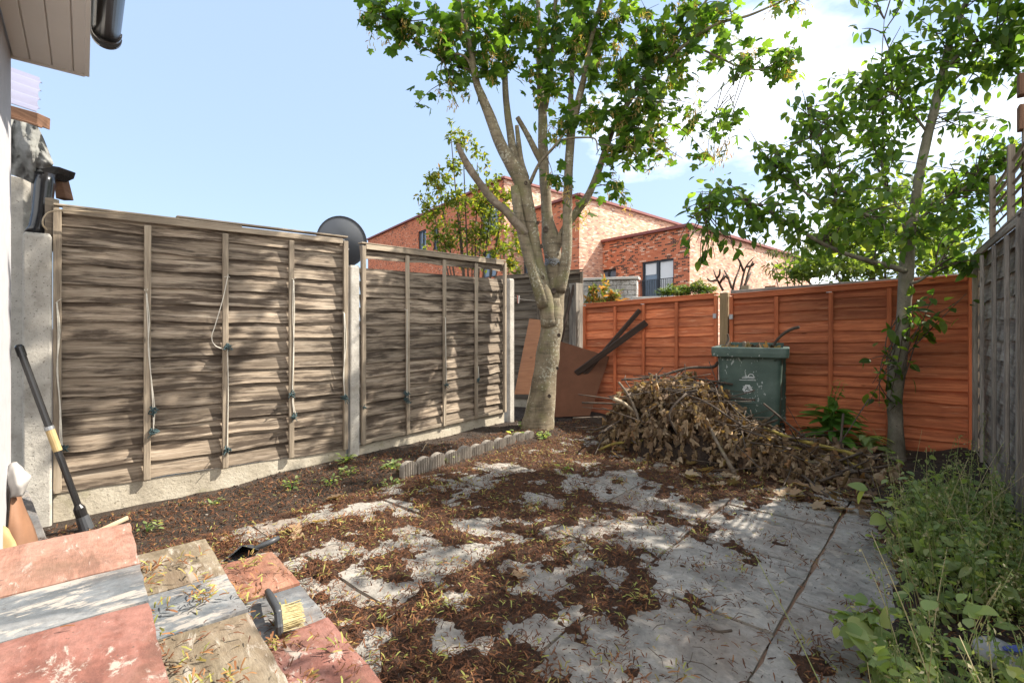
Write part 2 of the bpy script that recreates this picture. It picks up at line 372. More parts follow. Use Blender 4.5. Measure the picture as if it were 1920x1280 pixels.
M['deadwood'] = stone('dead_branch_bark', [(.3, (.10, .075, .052)), (.5, (.185, .145, .105)), (.7, (.29, .235, .175))], 14, 6, .6, .95, None, (1, 1, 1), ((.17, .15, .06), .58, .72))
M['moss_branch'] = stone('mossy_yellow_bark', [(.3, (.16, .12, .03)), (.5, (.30, .23, .05)), (.7, (.40, .32, .09))], 12, 7, .7, .95, (.10, .08, .05))
M['leaf_syc'] = leafmat('sycamore_leaf', [(0, (.036, .078, .018)), (.5, (.066, .132, .027)), (.85, (.10, .175, .035)), (1, (.14, .20, .045))], .62)
M['keys'] = leafmat('winged_seed', [(0, (.26, .14, .05)), (.4, (.42, .28, .11)), (.75, (.44, .36, .15)), (1, (.30, .33, .10))], .35, .7)
M['leaf_apple'] = leafmat('apple_leaf', [(0, (.042, .088, .022)), (.5, (.075, .145, .034)), (.85, (.115, .185, .042)), (1, (.15, .205, .055))], .64)
M['leaf_back'] = leafmat('bush_leaf', [(0, (.06, .10, .025)), (.6, (.11, .165, .04)), (1, (.17, .21, .06))], .5)  # yellow-green leaf colour
M['leaf_acer'] = leafmat('young_green_leaf', [(0, (.07, .11, .02)), (.6, (.14, .18, .035)), (.9, (.20, .21, .04)), (1, (.26, .16, .05))], .5)
M['leaf_conifer'] = leafmat('conifer_spray', [(0, (.035, .075, .02)), (.6, (.09, .145, .03)), (1, (.16, .19, .05))], .3)
M['leaf_red'] = leafmat('reddish_shrub_leaf', [(0, (.08, .12, .03)), (.45, (.13, .16, .05)), (.7, (.30, .17, .07)), (1, (.42, .20, .09))], .4)
M['leaf_olive'] = leafmat('olive_leaf', [(0, (.05, .07, .03)), (1, (.12, .14, .06))], .35)
M['leaf_weed'] = leafmat('weed_leaf', [(0, (.15, .22, .085)), (.6, (.24, .32, .13)), (1, (.36, .40, .20))], .5)
M['leaf_dock'] = leafmat('dock_leaf', [(0, (.07, .17, .03)), (1, (.13, .26, .05))], .4)
M['straw'] = leafmat('dry_stem', [(0, (.12, .19, .05)), (.55, (.20, .25, .09)), (.8, (.34, .31, .16)), (1, (.50, .44, .28))], .2, .8)
M['deadleaf'] = leafmat('withered_leaf', [(0, (.045, .026, .015)), (.3, (.115, .070, .040)), (.55, (.22, .15, .09)), (.85, (.38, .285, .185)), (1, (.30, .17, .085))], .2, .8)
M['litter'] = leafmat('fallen_seed_wings', [(0, (.05, .020, .010)), (.35, (.105, .040, .017)), (.62, (.18, .072, .028)), (.82, (.29, .145, .06)), (.90, (.23, .215, .055)), (1, (.30, .32, .085))], .12, .75)
M['clod'] = leafmat('soil_crumbs', [(0, (.022, .014, .01)), (.8, (.07, .045, .03)), (.93, (.12, .085, .06)), (1, (.34, .31, .27))], 0, 1.0)
M['bin'] = None
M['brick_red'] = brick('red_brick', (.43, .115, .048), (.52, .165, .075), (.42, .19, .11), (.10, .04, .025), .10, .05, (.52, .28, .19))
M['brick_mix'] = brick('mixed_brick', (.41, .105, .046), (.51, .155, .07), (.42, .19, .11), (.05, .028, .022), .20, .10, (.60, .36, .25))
M['brick_sunlit'] = brick('pale_sunlit_brick', (.44, .20, .125), (.56, .31, .21), (.52, .36, .27), (.24, .12, .09), .12, .12, (.66, .48, .37))  # the terrace's brick made paler in colour on its sunlit faces
M['coping_red'] = plain('red_brown_coping', (.20, .06, .05), .6, .1)
M['glass'] = plain('window_glass', (.12, .15, .19), .06, .15, 2, 0, 0, .9)
M['blind'] = plain('white_blind', (.62, .63, .63), .7, .03)
M['winframe'] = plain('charcoal_frame', (.03, .033, .038), .4, .1)
M['wallstone'] = stone('whitish_stone', [(.3, (.22, .205, .185)), (.5, (.46, .435, .40)), (.7, (.62, .60, .56))], 5, 8, 1.0, .95, bd=.04)
M['coping'] = stone('pale_coping', [(.3, (.42, .39, .35)), (.7, (.58, .55, .50))], 5, 6, .4)
M['felt'] = stone('grey_felt', [(.3, (.13, .13, .12)), (.5, (.20, .20, .185)), (.7, (.30, .295, .275))], 8, 7, .4)
M['dish'] = plain('slate_grey_dish', (.085, .09, .10), .5, .05, 3)
M['hardboard'] = plain('brown_hardboard', (.15, .066, .038), .75, .22, 3.5, spec=.15)
M['card'] = plain('brown_card', (.22, .11, .06), .75, .2, 6)
M['whitefilm'] = plain('dirty_white_film', (.34, .32, .30), .5, .2, 14)
M['bluefilm'] = plain('blue_print', (.06, .09, .35), .5, .1, 9)
M['white_mark'] = plain('white_print', (.66, .68, .66), .7, .2, 60)
M['tape'] = plain('tan_tape', (.40, .285, .13), .6, .12, 20)
M['bristle'] = plain('straw_bristle', (.50, .42, .22), .85, .3, 70)
M['brush_back'] = plain('charcoal_plastic', (.05, .053, .058), .45, .15, 20)
M['peg'] = plain('faded_red_peg', (.55, .22, .16), .5, .1)
M['poly'] = plain('milky_corrugated_plastic', (.19, .19, .26), .5, .06, 5)
M['white_tag'] = plain('white_tag', (.72, .71, .68), .6, .05)
M['grass'] = leafmat('ground_cover', [(0, (.04, .07, .02)), (1, (.09, .13, .035))], .3)
def bin_material():
    m, N, L, b = new_mat('dirty_green_plastic')
    vec = coords(N, L, 'Object')
    n = noise(N, L, vec, 5, 7, .65); col = ramp(N, L, n, [(.3, (.048, .082, .066)), (.55, (.075, .118, .096)), (.75, (.115, .16, .137))])
    # paint splashes: stretched blobs
    sp = noise(N, L, coords(N, L, 'Object', (1, 1, .55)), 46, 2, .5); gate = noise(N, L, vec, 5.5, 3, .5)
    add = N.new('ShaderNodeMath'); add.operation = 'MULTIPLY_ADD'; L.new(gate, add.inputs[0]); add.inputs[1].default_value = .55; L.new(sp, add.inputs[2])
    col = mix(N, L, ramp(N, L, add.outputs[0], [(.965, (0, 0, 0)), (.985, (.75,)*3)]), col, (.42, .46, .43))
    L.new(col, b.inputs['Base Color']); b.inputs['Roughness'].default_value = .5
    return m
M['bin'] = bin_material()

# ------------------------------------------------------------------ the garden's own axes
UPD = cw(.661, .750).normalized()        # along the garden (patio courses)
VPD = cw(.750, -.661).normalized()       # across the garden
def uvp(p): return p.x*UPD.x+p.y*UPD.y, p.x*VPD.x+p.y*VPD.y
def from_uv(u, v, z=0.0): q = UPD*u + VPD*v; return Vector((q.x, q.y, z))

def soil_z(x, y):
    p = Vector((x, y, 0)); u, v = uvp(p)
    z = -.035
    z += .075*max(0, min(1, (-2.95-v)/.25))*max(0, min(1, (u-1.2)/1.0))          # left bed
    z += .11*max(0, min(1, (v+.28)/.35))                                         # right bank
    z += .05*max(0, min(1, (u-3.6)/.6))*max(0, min(1, (v+1.0)/.6))
    z += .018*mnoise.noise(Vector((x*3.1, y*3.1, 0)))+.010*mnoise.noise(Vector((x*11, y*11, 3)))
    return z
def build_ground():
    fine = list(np.arange(-7, 7.01, .10)); far = [12, 20, 40, 90, 200, 500, 900]
    ax = [-a for a in reversed(far)] + fine + far
    n = len(ax); vs = []; cx, cy = 0.5, 2.5
    for y in ax:
        for x in ax:
            X, Y = x+cx, y+cy
            near = abs(x) <= 7 and abs(y) <= 7
            vs.append((X, Y, soil_z(X, Y) if near else -.03))
    fs = [(j*n+i, j*n+i+1, (j+1)*n+i+1, (j+1)*n+i) for j in range(n-1) for i in range(n-1)]
    mb = MB(); mb.add(vs, fs)
    kind(mb.build('ground', M['soil'], smooth=True), 'structure')
build_ground()

# patio: riven sandstone slabs with sandy joints
def slab(mb, u0, u1, v0, v1, z, th, r=None, axes=None, m=0, jit=.006, seg=.12):
    A, B = axes or (UPD, VPD)
    nu = max(2, int((u1-u0)/seg)); nv = max(2, int((v1-v0)/seg)); r = random.random() if r is None else r
    vs = []
    tz = random.uniform(-.003, .003)
    for i in range(nu+1):
        for j in range(nv+1):
            u = u0+(u1-u0)*i/nu; v = v0+(v1-v0)*j/nv
            eu = i in (0, nu); ev = j in (0, nv)
            if eu: u += random.uniform(-jit, jit)
            if ev: v += random.uniform(-jit, jit)
            p = A*u+B*v
            vs.append((p.x, p.y, z+tz+.005*mnoise.noise(Vector((p.x*4, p.y*4, r*9))) - (.004 if (eu or ev) else 0)))
    W_ = nv+1; fs = []
    flip = A.cross(B).z < 0
    for i in range(nu):
        for j in range(nv):
            q = (i*W_+j, (i+1)*W_+j, (i+1)*W_+j+1, i*W_+j+1); fs.append(q[::-1] if flip else q)
    ring = [i*W_ for i in range(nu+1)] + [nu*W_+j for j in range(1, nv+1)] + [i*W_+nv for i in range(nu-1, -1, -1)] + [j for j in range(nv-1, 0, -1)]
    base = len(vs)
    for k in ring: vs.append((vs[k][0], vs[k][1], z-th))
    R = len(ring)
    for k in range(R):
        q = (ring[k], base+k, base+(k+1) % R, ring[(k+1) % R]); fs.append(q[::-1] if flip else q)
    mb.add(vs, fs, None, r, m)
def build_patio():
    mb = MB(); g = .0075
    cols = [(-3.02, -2.42), (-2.42, -1.68), (-1.68, -1.08), (-1.08, -.486), (-.486, .10)]
    marks = {3: [.5, 1.13, 2.03, 2.70, 3.32, 3.95, 4.6], 4: [.5, 1.05, 1.70, 2.32, 3.0, 3.5, 4.0]}
    for ci, (a, b) in enumerate(cols):
        if ci in marks: cuts = marks[ci]
        else:
            cuts = [.55+.17*ci]
            lim = 6.1 if ci in (1, 2) else (4.35 if ci == 0 else 5.4)
            while cuts[-1] < lim: cuts.append(cuts[-1]+random.choice([.6, .6, .9, .75, .45]))
        for c, d in zip(cuts, cuts[1:]):
            slab(mb, c+g, d-g, a+g, b-g, 0, .04)
    kind(mb.build('patio', M['s_patio'], smooth=False), 'structure')
    # sand bed between and below the slabs
    jb = MB(); pts = [from_uv(.4, -3.0), from_uv(6.6, -2.4), from_uv(6.6, -1.1), from_uv(4.0, .08), from_uv(.4, .08)]
    jb.prism([(p.x, p.y, -.06) for p in pts], (0, 0, .040)); kind(jb.build('paving_bed', M['joint']), 'structure')
build_patio()

# steps in front of the house: mixed sandstone treads
def build_steps():
    X, Y = Vector((0, 1, 0)), Vector((1, 0, 0))   # u away from the house, v across
    rows = [(.385, -.30, .135, ('s_pink', 's_grey', 's_red'), (-2.42, -1.97, -1.69, -.95)),
            (.26, .02, .383, ('s_tan', 's_grey', 's_tan'), (-2.40, -2.0, -1.70, -1.05)),
            (.13, .27, .642, ('s_orange', 's_grey', 's_red'), (-2.40, -2.02, -1.727, -1.10))]
    for z, u0, u1, mats, vs in rows:
        mb = MB()
        for k in range(3):
            slab(mb, u0, u1, vs[k]+.004, vs[k+1]-.004, z, .026, k*.31+.1+z, (X, Y), k, .0022, .05)
        slab(mb, u0, u1, vs[3]+.004, .2, z, .026, .77, (X, Y), 0, .003, .1)
        mb.obox((-1.1, (u0+u1-.03)/2, (z-.03)/2), (1, 0, 0), (0, 1, 0), UP, 2.56, u1-u0-.03, z-.03, m=3)
        kind(mb.build('step', [M[mats[0]], M[mats[1]], M[mats[2]], M['soil']]), 'structure')
build_steps()

# ------------------------------------------------------------------ fence builder
class Frame:
    """a leaning rectangle between two feet: t along (0..1), s up (0..1), off towards the garden"""
    def __init__(s, p0, p1, zb0, zt0, zb1, zt1):
        s.p0 = Vector((p0.x, p0.y, 0)); s.p1 = Vector((p1.x, p1.y, 0)); s.z = (zb0, zt0, zb1, zt1)
        s.e = (s.p1-s.p0); s.len = s.e.length; s.e.normalize(); s.n = Vector((s.e.y, -s.e.x, 0))
        mid = (s.p0+s.p1)/2
        if s.n.dot(-mid) < 0: s.n = -s.n
    def zb(s, t): return s.z[0]*(1-t)+s.z[2]*t
    def zt(s, t): return s.z[1]*(1-t)+s.z[3]*t
    def at(s, t, k, off=0.0, dz=0.0):
        q = s.p0.lerp(s.p1, t)+s.n*off; q.z = s.zb(t)*(1-k)+s.zt(t)*k+dz; return q
def boards_mesh(fr, n, skip=(), lap=.028, th=.012, wave=.010, warp=.006, lo=0.0, hi=1.0, inset=.012, split=()):
    mb = MB(); nx = max(10, int(fr.len/.055)); H = fr.zt(0)-fr.zb(0)
    for b in range(n):
        if b in skip: continue
        s0 = lo+(hi-lo)*b/n; s1 = lo+(hi-lo)*(b+1)/n + lap/H; s1 = min(s1, .995)
        sd_ = random.uniform(0, 99); r = random.random(); vs = []; uv = []
        wv = wave*random.uniform(.5, 1.6); cup = random.uniform(.4, 1.4)
        tilt = random.uniform(-.004, .004)
        for i in range(nx+1):
            t = inset/fr.len+(1-2*inset/fr.len)*i/nx; xx = t*fr.len
            low = wv*(mnoise.noise(Vector((xx*2.3, sd_, 0)))+.55*mnoise.noise(Vector((xx*6.5, sd_, 7))))+tilt*(t-.5)*2
            o = warp*mnoise.noise(Vector((xx*2.1, sd_, 4)))*cup
            a = fr.at(t, s0, .027+max(o, -.005), low); c = fr.at(t, s1, .003+o*.15)
            m_ = a.lerp(c, .5)+fr.n*.003*mnoise.noise(Vector((xx*5, sd_, 2)))
            vs += [a, m_, c, c-fr.n*th, a-fr.n*th]; uv.append(xx)
        fs = []; uvs = []; hgt = (fr.at(.5, s1)-fr.at(.5, s0)).length
        vrow = (0, hgt/2, hgt, hgt+.01, -.01)
        for i in range(nx):
            for k in range(5):
                k2 = (k+1) % 5
                fs.append((i*5+k, (i+1)*5+k, (i+1)*5+k2, i*5+k2))
                uvs.append([(uv[i], vrow[k]), (uv[i+1], vrow[k]), (uv[i+1], vrow[k2]), (uv[i], vrow[k2])])
        fs.append((0, 1, 2, 3, 4)); uvs.append([(0, 0)]*5)
        e = nx*5; fs.append((e+4, e+3, e+2, e+1, e)); uvs.append([(0, 0)]*5)
        mb.add(vs, fs, uvs, r)
    return mb
def bar(mb, fr, t0, k0, t1, k1, w, th, off, r=None):
    """timber bar between two frame points; w in the fence plane, th off it"""
    a = fr.at(t0, k0, off); b = fr.at(t1, k1, off); ez = (b-a); L_ = ez.length; ez.normalize()
    ey = fr.n; ex = ey.cross(ez).normalized()
    mb.obox((a+b)/2, ex, ey, ez, w, th, L_, r)
def make_panel(label, fr, n, battens, mats, group, skip=(), bw=.038, bt=.022, ends=True, cap=True, wave=.010, warp=.008, rail=True, foot=True, boff=.050, kb0=.0, kb1=.985):
    t = thing('wooden_fence', label, 'fence panel', fr.at(.5, 0), group)
    boards_mesh(fr, n, skip, wave=wave, warp=warp).build('boards', mats[0], t)
    for bt_ in battens:
        mb = MB(); bar(mb, fr, bt_, kb0, bt_+random.uniform(-.004, .004), kb1-.02, bw, bt, boff); mb.build('batten', mats[1], t, bevel=.003)
    if ends:
        h = bw/fr.len/2
        for q in (h, 1-h):
            mb = MB(); bar(mb, fr, q, 0, q, .99, bw, bt+.012, boff-.006); mb.build('edge_batten', mats[1], t, bevel=.003)
    H = fr.zt(.5)-fr.zb(.5); ei = (bw+.004)/fr.len
    if rail:
        mb = MB(); bar(mb, fr, ei, 1-.022/H, 1-ei, 1-.022/H, .042, .018, boff-.004); mb.build('top_rail', mats[1], t, bevel=.003)
        if foot: mb = MB(); bar(mb, fr, ei, .016/H, 1-ei, .016/H, .032, .010, boff-.012+.002); mb.build('bottom_rail', mats[1], t, bevel=.002)
    if cap:
        for c0, c1, dz in (((.0, .56, .009), (.34, 1, .023)) if cap == 'broken' else ((.0, 1, .009),)):
            mb = MB(); bar(mb, fr, c0, 1+dz/H, c1, 1+(dz-.004 if cap == 'broken' else dz)/H, .013, .062, .022); mb.build('capping', mats[1], t, bevel=.003)
    return t
def make_post(label, p, z0, z1, w, d, e, mat, group=None, chamfer=True, cat='post'):
    mb = MB(); n = Vector((e.y, -e.x, 0)); h = z1-z0; c = Vector((p.x, p.y, (z0+z1)/2))
    if chamfer:
        hw, hd, cc = w/2, d/2, .008
        ol = [(-hw+cc, -hd), (hw-cc, -hd), (hw, -hd+cc), (hw, hd-cc), (hw-cc, hd), (-hw+cc, hd), (-hw, hd-cc), (-hw, -hd+cc)]
        b0 = [e*x+n*y+Vector((p.x, p.y, z0)) for x, y in ol]
        mid = [q+UP*(h-.02) for q in b0]; top = [Vector((p.x, p.y, z1))+(q-Vector((p.x, p.y, z0)))*.86 for q in b0]
        vs = b0+mid+top; fs = [tuple(range(7, -1, -1)), tuple(range(16, 24))]
        fs += [(i+l, (i+1) % 8+l, (i+1) % 8+8+l, i+8+l) for l in (0, 8) for i in range(8)]
        uv = [[(vs[k].z, (vs[k]-vs[0]).dot(e)+(vs[k]-vs[0]).dot(n)) for k in f] for f in fs]
        mb.add(vs, fs, uv)
    else: mb.obox(c, e, n, UP, w, d, h)
    return tag(mb.build('fence_post', mat, bevel=.003), label, cat, group)
def gravel_board(label, fr, h, down, mat, group, th=.045, off=-.004):
    mb = MB(); N_ = 16; vs = []
    for i in range(N_+1):
        t = i/N_
        for o, zz in ((off+th/2, -down), (off+th/2, -.002), (off-th/2, -.002), (off-th/2, -down)):
            q = fr.at(t, 0, o); q.z = fr.zb(t)+zz+(random.uniform(-.002, .002) if zz > -.01 else 0); vs.append(q)
    fs = [(i*4+k, (i+1)*4+k, (i+1)*4+(k+1) % 4, i*4+(k+1) % 4) for i in range(N_) for k in range(4)] + [(0, 1, 2, 3), (N_*4+3, N_*4+2, N_*4+1, N_*4)]
    mb.add(vs, fs); return tag(mb.build('gravel_board', mat), label, 'gravel board', group)

def zat(py, d): return CAMZ-(py-HOR)/F*d
A1, A2 = W(100, 615, 3.015), W(648, 615, 4.21)
B1, B2 = W(672, 615, 4.275), W(943, 615, 5.72)
fa = Frame(A1, A2, zat(922, 3.015), zat(388, 3.015), zat(840, 4.21), zat(450, 4.21))
fb = Frame(B1, B2, zat(832, 4.275), zat(458, 4.275), zat(771, 5.72), zat(491, 5.72))
GL = 'weathered panels along the left boundary'
make_panel('long weathered brown lap fence panel nearest the house with pale twine hanging on it', fa, 15, (.25, .5, .75), (M['fence_grey'], M['batten_grey']), GL, wave=.013, warp=.007, cap='broken', foot=False)
make_panel('weathered brown lap fence panel with one board missing under its top rail', fb, 15, (.26, .5, .74), (M['fence_grey'], M['batten_grey']), GL, skip=(13,), wave=.012, warp=.006)
gravel_board('sandy concrete gravel board under the long panel nearest the house', fa, .15, .30, M['gravel_board'], 'concrete gravel boards')
gravel_board('green stained concrete gravel board behind the scalloped edging', fb, .15, .32, M['gravel_board'], 'concrete gravel boards')
GP = 'posts of the left fence'
make_post('speckled concrete fence post beside the white house wall', W(71, 615, 2.955), -.2, zat(437, 2.93), .125, .11, fa.e, M['concrete'], GP)
make_post('pale concrete fence post between the two long weathered panels', W(661, 615, 4.25), -.2, zat(497, 4.2), .085, .11, fa.e, M['concrete'], GP)
make_post('pale concrete fence post at the far end of the left fence beside the tree', W(953, 615, 5.80), -.2, zat(522, 5.75), .085, .12, fb.e, M['concrete'], GP)
# recess beside the tree
R1, R2 = W(925, 615, 6.98), W(1094, 615, 6.66)
fr_ = Frame(R1, R2, .16, zat(520, 6.95), .16, zat(507, 6.66))
make_panel('old grey fence panel in the far corner behind the forked tree', fr_, 14, (.52,), (M['fence_old'], M['fence_old']), GL, wave=.008, warp=.006)
gravel_board('grey concrete gravel board in the corner behind the forked tree', fr_, .2, .36, M['gravel_board'], 'concrete gravel boards')
make_post('square grey timber post where the corner panel meets the orange fence', W(1080, 615, 6.55), -.2, zat(531, 6.5), .13, .13, cw(.8, .6).normalized(), M['fence_right'], None, False)

# orange fence across the end of the garden
O1, O2 = W(1097, 615, 6.51), W(1348, 615, 5.459)
O3, O4 = W(1370, 615, 5.382), W(1826, 615, 4.165)
fo = Frame(O1, O2, -.01, zat(572, 6.51), .03, zat(552, 5.459))
fp = Frame(O3, O4, .03, zat(554, 5.382), .055, zat(517, 4.165))
GO = 'orange stained fence panels'
op1 = make_panel('orange stained lap fence panel behind the brown hardboard sheet', fo, 13, (.27, .49, .73), (M['orange'], M['orange_batten']), GO, wave=.009, warp=.006, kb0=.01)
op2 = make_panel('orange stained lap fence panel behind the slender right tree', fp, 14, (.235, .475, .705), (M['orange'], M['orange_batten']), GO, wave=.009, warp=.007)
make_post('tan timber post between the two orange fence panels', W(1359, 615, 5.42), -.1, zat(549, 5.42), .085, .085, fo.e, M['tan_post'], None, False)
for f_, t_, lab in ((fo, .985, 'small grey metal fence clip at the right end of the first orange panel'), (fp, .012, 'small grey metal fence clip at the left end of the second orange panel')):
    mb = MB(); a = f_.at(t_, .84, .062); mb.obox(a, f_.e, f_.n, UP, .035, .03, .05); tag(mb.build('fence_clip', M['steel']), lab, 'bracket')
for f_, t_, lab in ((fo, .485, 'white paper tag on the top rail of the orange panel above the leaning planks'), (fp, .47, 'white paper tag on the top rail of the orange panel above the green bin')):
    mb = MB(); a = f_.at(t_, .975, .048); mb.obox(a, f_.e, f_.n, UP, .045, .004, .028)
    tg = tag(mb.build('paper_tag', M['white_tag']), lab, 'tag')
    mk = MB(); mk.obox(a+f_.n*.003, f_.e, f_.n, UP, .018, .002, .006); mk.build('print', M['dark_metal'], tg)

# right boundary
RD = cw(-.607, -.795).normalized(); C0 = W(1838, 615, 4.14)
def rp(t): return C0+RD*t
fq = Frame(rp(.10), rp(1.93), .10, 1.735, .10, 1.735)
fq2 = Frame(rp(2.02), rp(3.85), .10, 1.735, .10, 1.735)  # extra unseen panel, added to cast shade at the right
if fq.n.dot(VPD) > 0: fq.n = -fq.n
if fq2.n.dot(VPD) > 0: fq2.n = -fq2.n
GR = 'grey panels along the right boundary'
make_panel('grey lap fence panel along the right boundary next to the orange fence', fq, 12, (.25, .55, .80), (M['fence_right'], M['fence_right']), GR, wave=.012, warp=.010)
make_panel('added unseen grey lap fence panel of the right boundary, shading the patio', fq2, 12, (.25, .5, .75), (M['fence_right'], M['fence_right']), GR)
for f_, lab in ((fq, 'grey concrete gravel board under the right boundary panel'), (fq2, 'grey concrete gravel board under the added unseen panel of the right boundary')):
    gravel_board(lab, f_, .15, .2, M['gravel_board'], 'concrete gravel boards')
make_post('narrow grey post in the corner of the orange and grey fences', rp(.02)+fq.n*.02, -.1, 1.74, .05, .075, RD, M['batten_grey'], None, False)
make_post('grey timber post between the right boundary panels', rp(1.975), -.1, 1.76, .08, .08, RD, M['fence_right'], None, False)
# slatted topper on the right fence
ft = Frame(rp(.86), rp(2.3), 1.76, 2.18, 1.76, 2.22); ft.n = fq.n
tr = thing('slatted_topper', 'grey slatted trellis panel standing on top of the right fence', 'trellis', ft.at(.5, 0))
for k in range(6):
    mb = MB(); ax = (ft.n*.8+UP*.6).normalized(); a = ft.at(.03, .1+.155*k, 0); b = ft.at(.99, .1+.155*k, 0); e_ = (b-a).normalized()
    mb.obox((a+b)/2, e_, ax, e_.cross(ax), (b-a).length, .012, .085); mb.build('slat', M['batten_grey'], tr)
for q in (.015, .48, .985):
    mb = MB(); bar(mb, ft, q, 0, q, 1.02, .045, .03, .03); mb.build('upright', M['batten_grey'], tr)
pp = W(1929, 615, 2.86)
tp = thing('tall_post', 'tall weathered post with brown timber blocks at the right edge of the garden', 'post', (pp.x, pp.y, 0))
mb = MB(); mb.obox((pp.x, pp.y, 1.18), RD, fq.n, UP, .06, .05, 2.36); mb.build('post', M['batten_grey'], tp)
for za, zb_ in ((2.275, 2.42), (2.475, 2.60)):
    mb = MB(); q = pp+fq.n*.01; mb.obox((q.x, q.y, (za+zb_)/2), RD, fq.n, UP, .07, .07, zb_-za); mb.build('timber_block', M['brown_timber'], tp, bevel=.004)

# ------------------------------------------------------------------ house at the left
def build_house():
    UH, VH = Vector((0, 1, 0)), Vector((1, 0, 0))
    h = thing('house', 'white rendered house corner with white soffit and black gutter', 'house', (-3.82, -.3, 0))
    mb = MB(); mb.obox((-.4, -.445, 1.35), VH, UH, UP, 6.84, .29, 2.72); mb.build('wall', M['render'], h)
    mb = MB()
    zs = 2.61
    ys = [-.295, -.225, -.135, -.045, .007]
    for a, b in zip(ys, ys[1:]):
        mb.obox((-.36, (a+b)/2, zs+.006), VH, UH, UP, 6.92, b-a-.005, .012)
    mb.obox((-.36, -.15, zs+.018), VH, UH, UP, 6.92, .29, .01)
    mb.build('soffit', M['upvc'], h, bevel=.002)
    mb = MB(); mb.obox((-.36, .014, zs+.09), VH, UH, UP, 6.93, .022, .20); mb.build('fascia', M['upvc'], h, bevel=.003)
    mb = MB(); mb.obox((-3.83, -.15, zs+.10), VH, UH, UP, .022, .31, .22); mb.build('bargeboard', M['upvc'], h, bevel=.003)
    # half-round gutter with a rolled end joint
    g = MB(); n = 14; r0 = .058; yc, zc = .092, zs+.085
    def ring(x, r): return [(x, yc+r*math.cos(math.pi+math.pi*k/n), zc+r*math.sin(math.pi+math.pi*k/n)) for k in range(n+1)]
    a, b = ring(-3.36, r0), ring(3.0, r0); ai, bi = ring(-3.36, r0-.004), ring(3.0, r0-.004)
    vs = a+b+ai+bi; q = n+1; fs = []
    for k in range(n): fs += [(k, k+1, q+k+1, q+k), (2*q+k+1, 2*q+k, 3*q+k, 3*q+k+1)]
    for o1, o2 in ((0, 2*q), (q, 3*q)):
        for k in range(n): fs.append((o1+k, o2+k, o2+k+1, o1+k+1))
    fs += [(0, q, 3*q, 2*q), (n, 2*q+n, 3*q+n, q+n)]
    g.add(vs, fs); gt = g.build('gutter', M['black_pvc'], h, smooth=True)
    e = MB()
    for xx, rr in ((-3.39, .064), (-3.45, .066)):
        e.prism([(xx, yc+rr*math.cos(math.pi+math.pi*k/n), zc+rr*math.sin(math.pi+math.pi*k/n)) for k in range(n+1)]+[(xx, yc+rr, zc+.004), (xx, yc-rr, zc+.004)], (.028, 0, 0))
    e.build('end_cap', M['black_pvc'], gt, bevel=.004)
    rf = MB(); rf.prism([(-3.86, .13, zs+.21), (-3.86, -2.6, zs+1.6), (-3.86, -2.6, zs+1.66), (-3.86, .13, zs+.26)], (7.0, 0, 0)); rf.build('roof', M['felt'], h)
    w = MB(); w.tube([tuple(p[:3]) for p in smooth_path([(-2.72, -.27, 2.58), (-2.62, -.25, 2.50), (-2.52, -.26, 2.50), (-2.4, -.28, 2.6)])], .004, 5)
    w.build('cable', M['whitefilm'], h)
build_house()

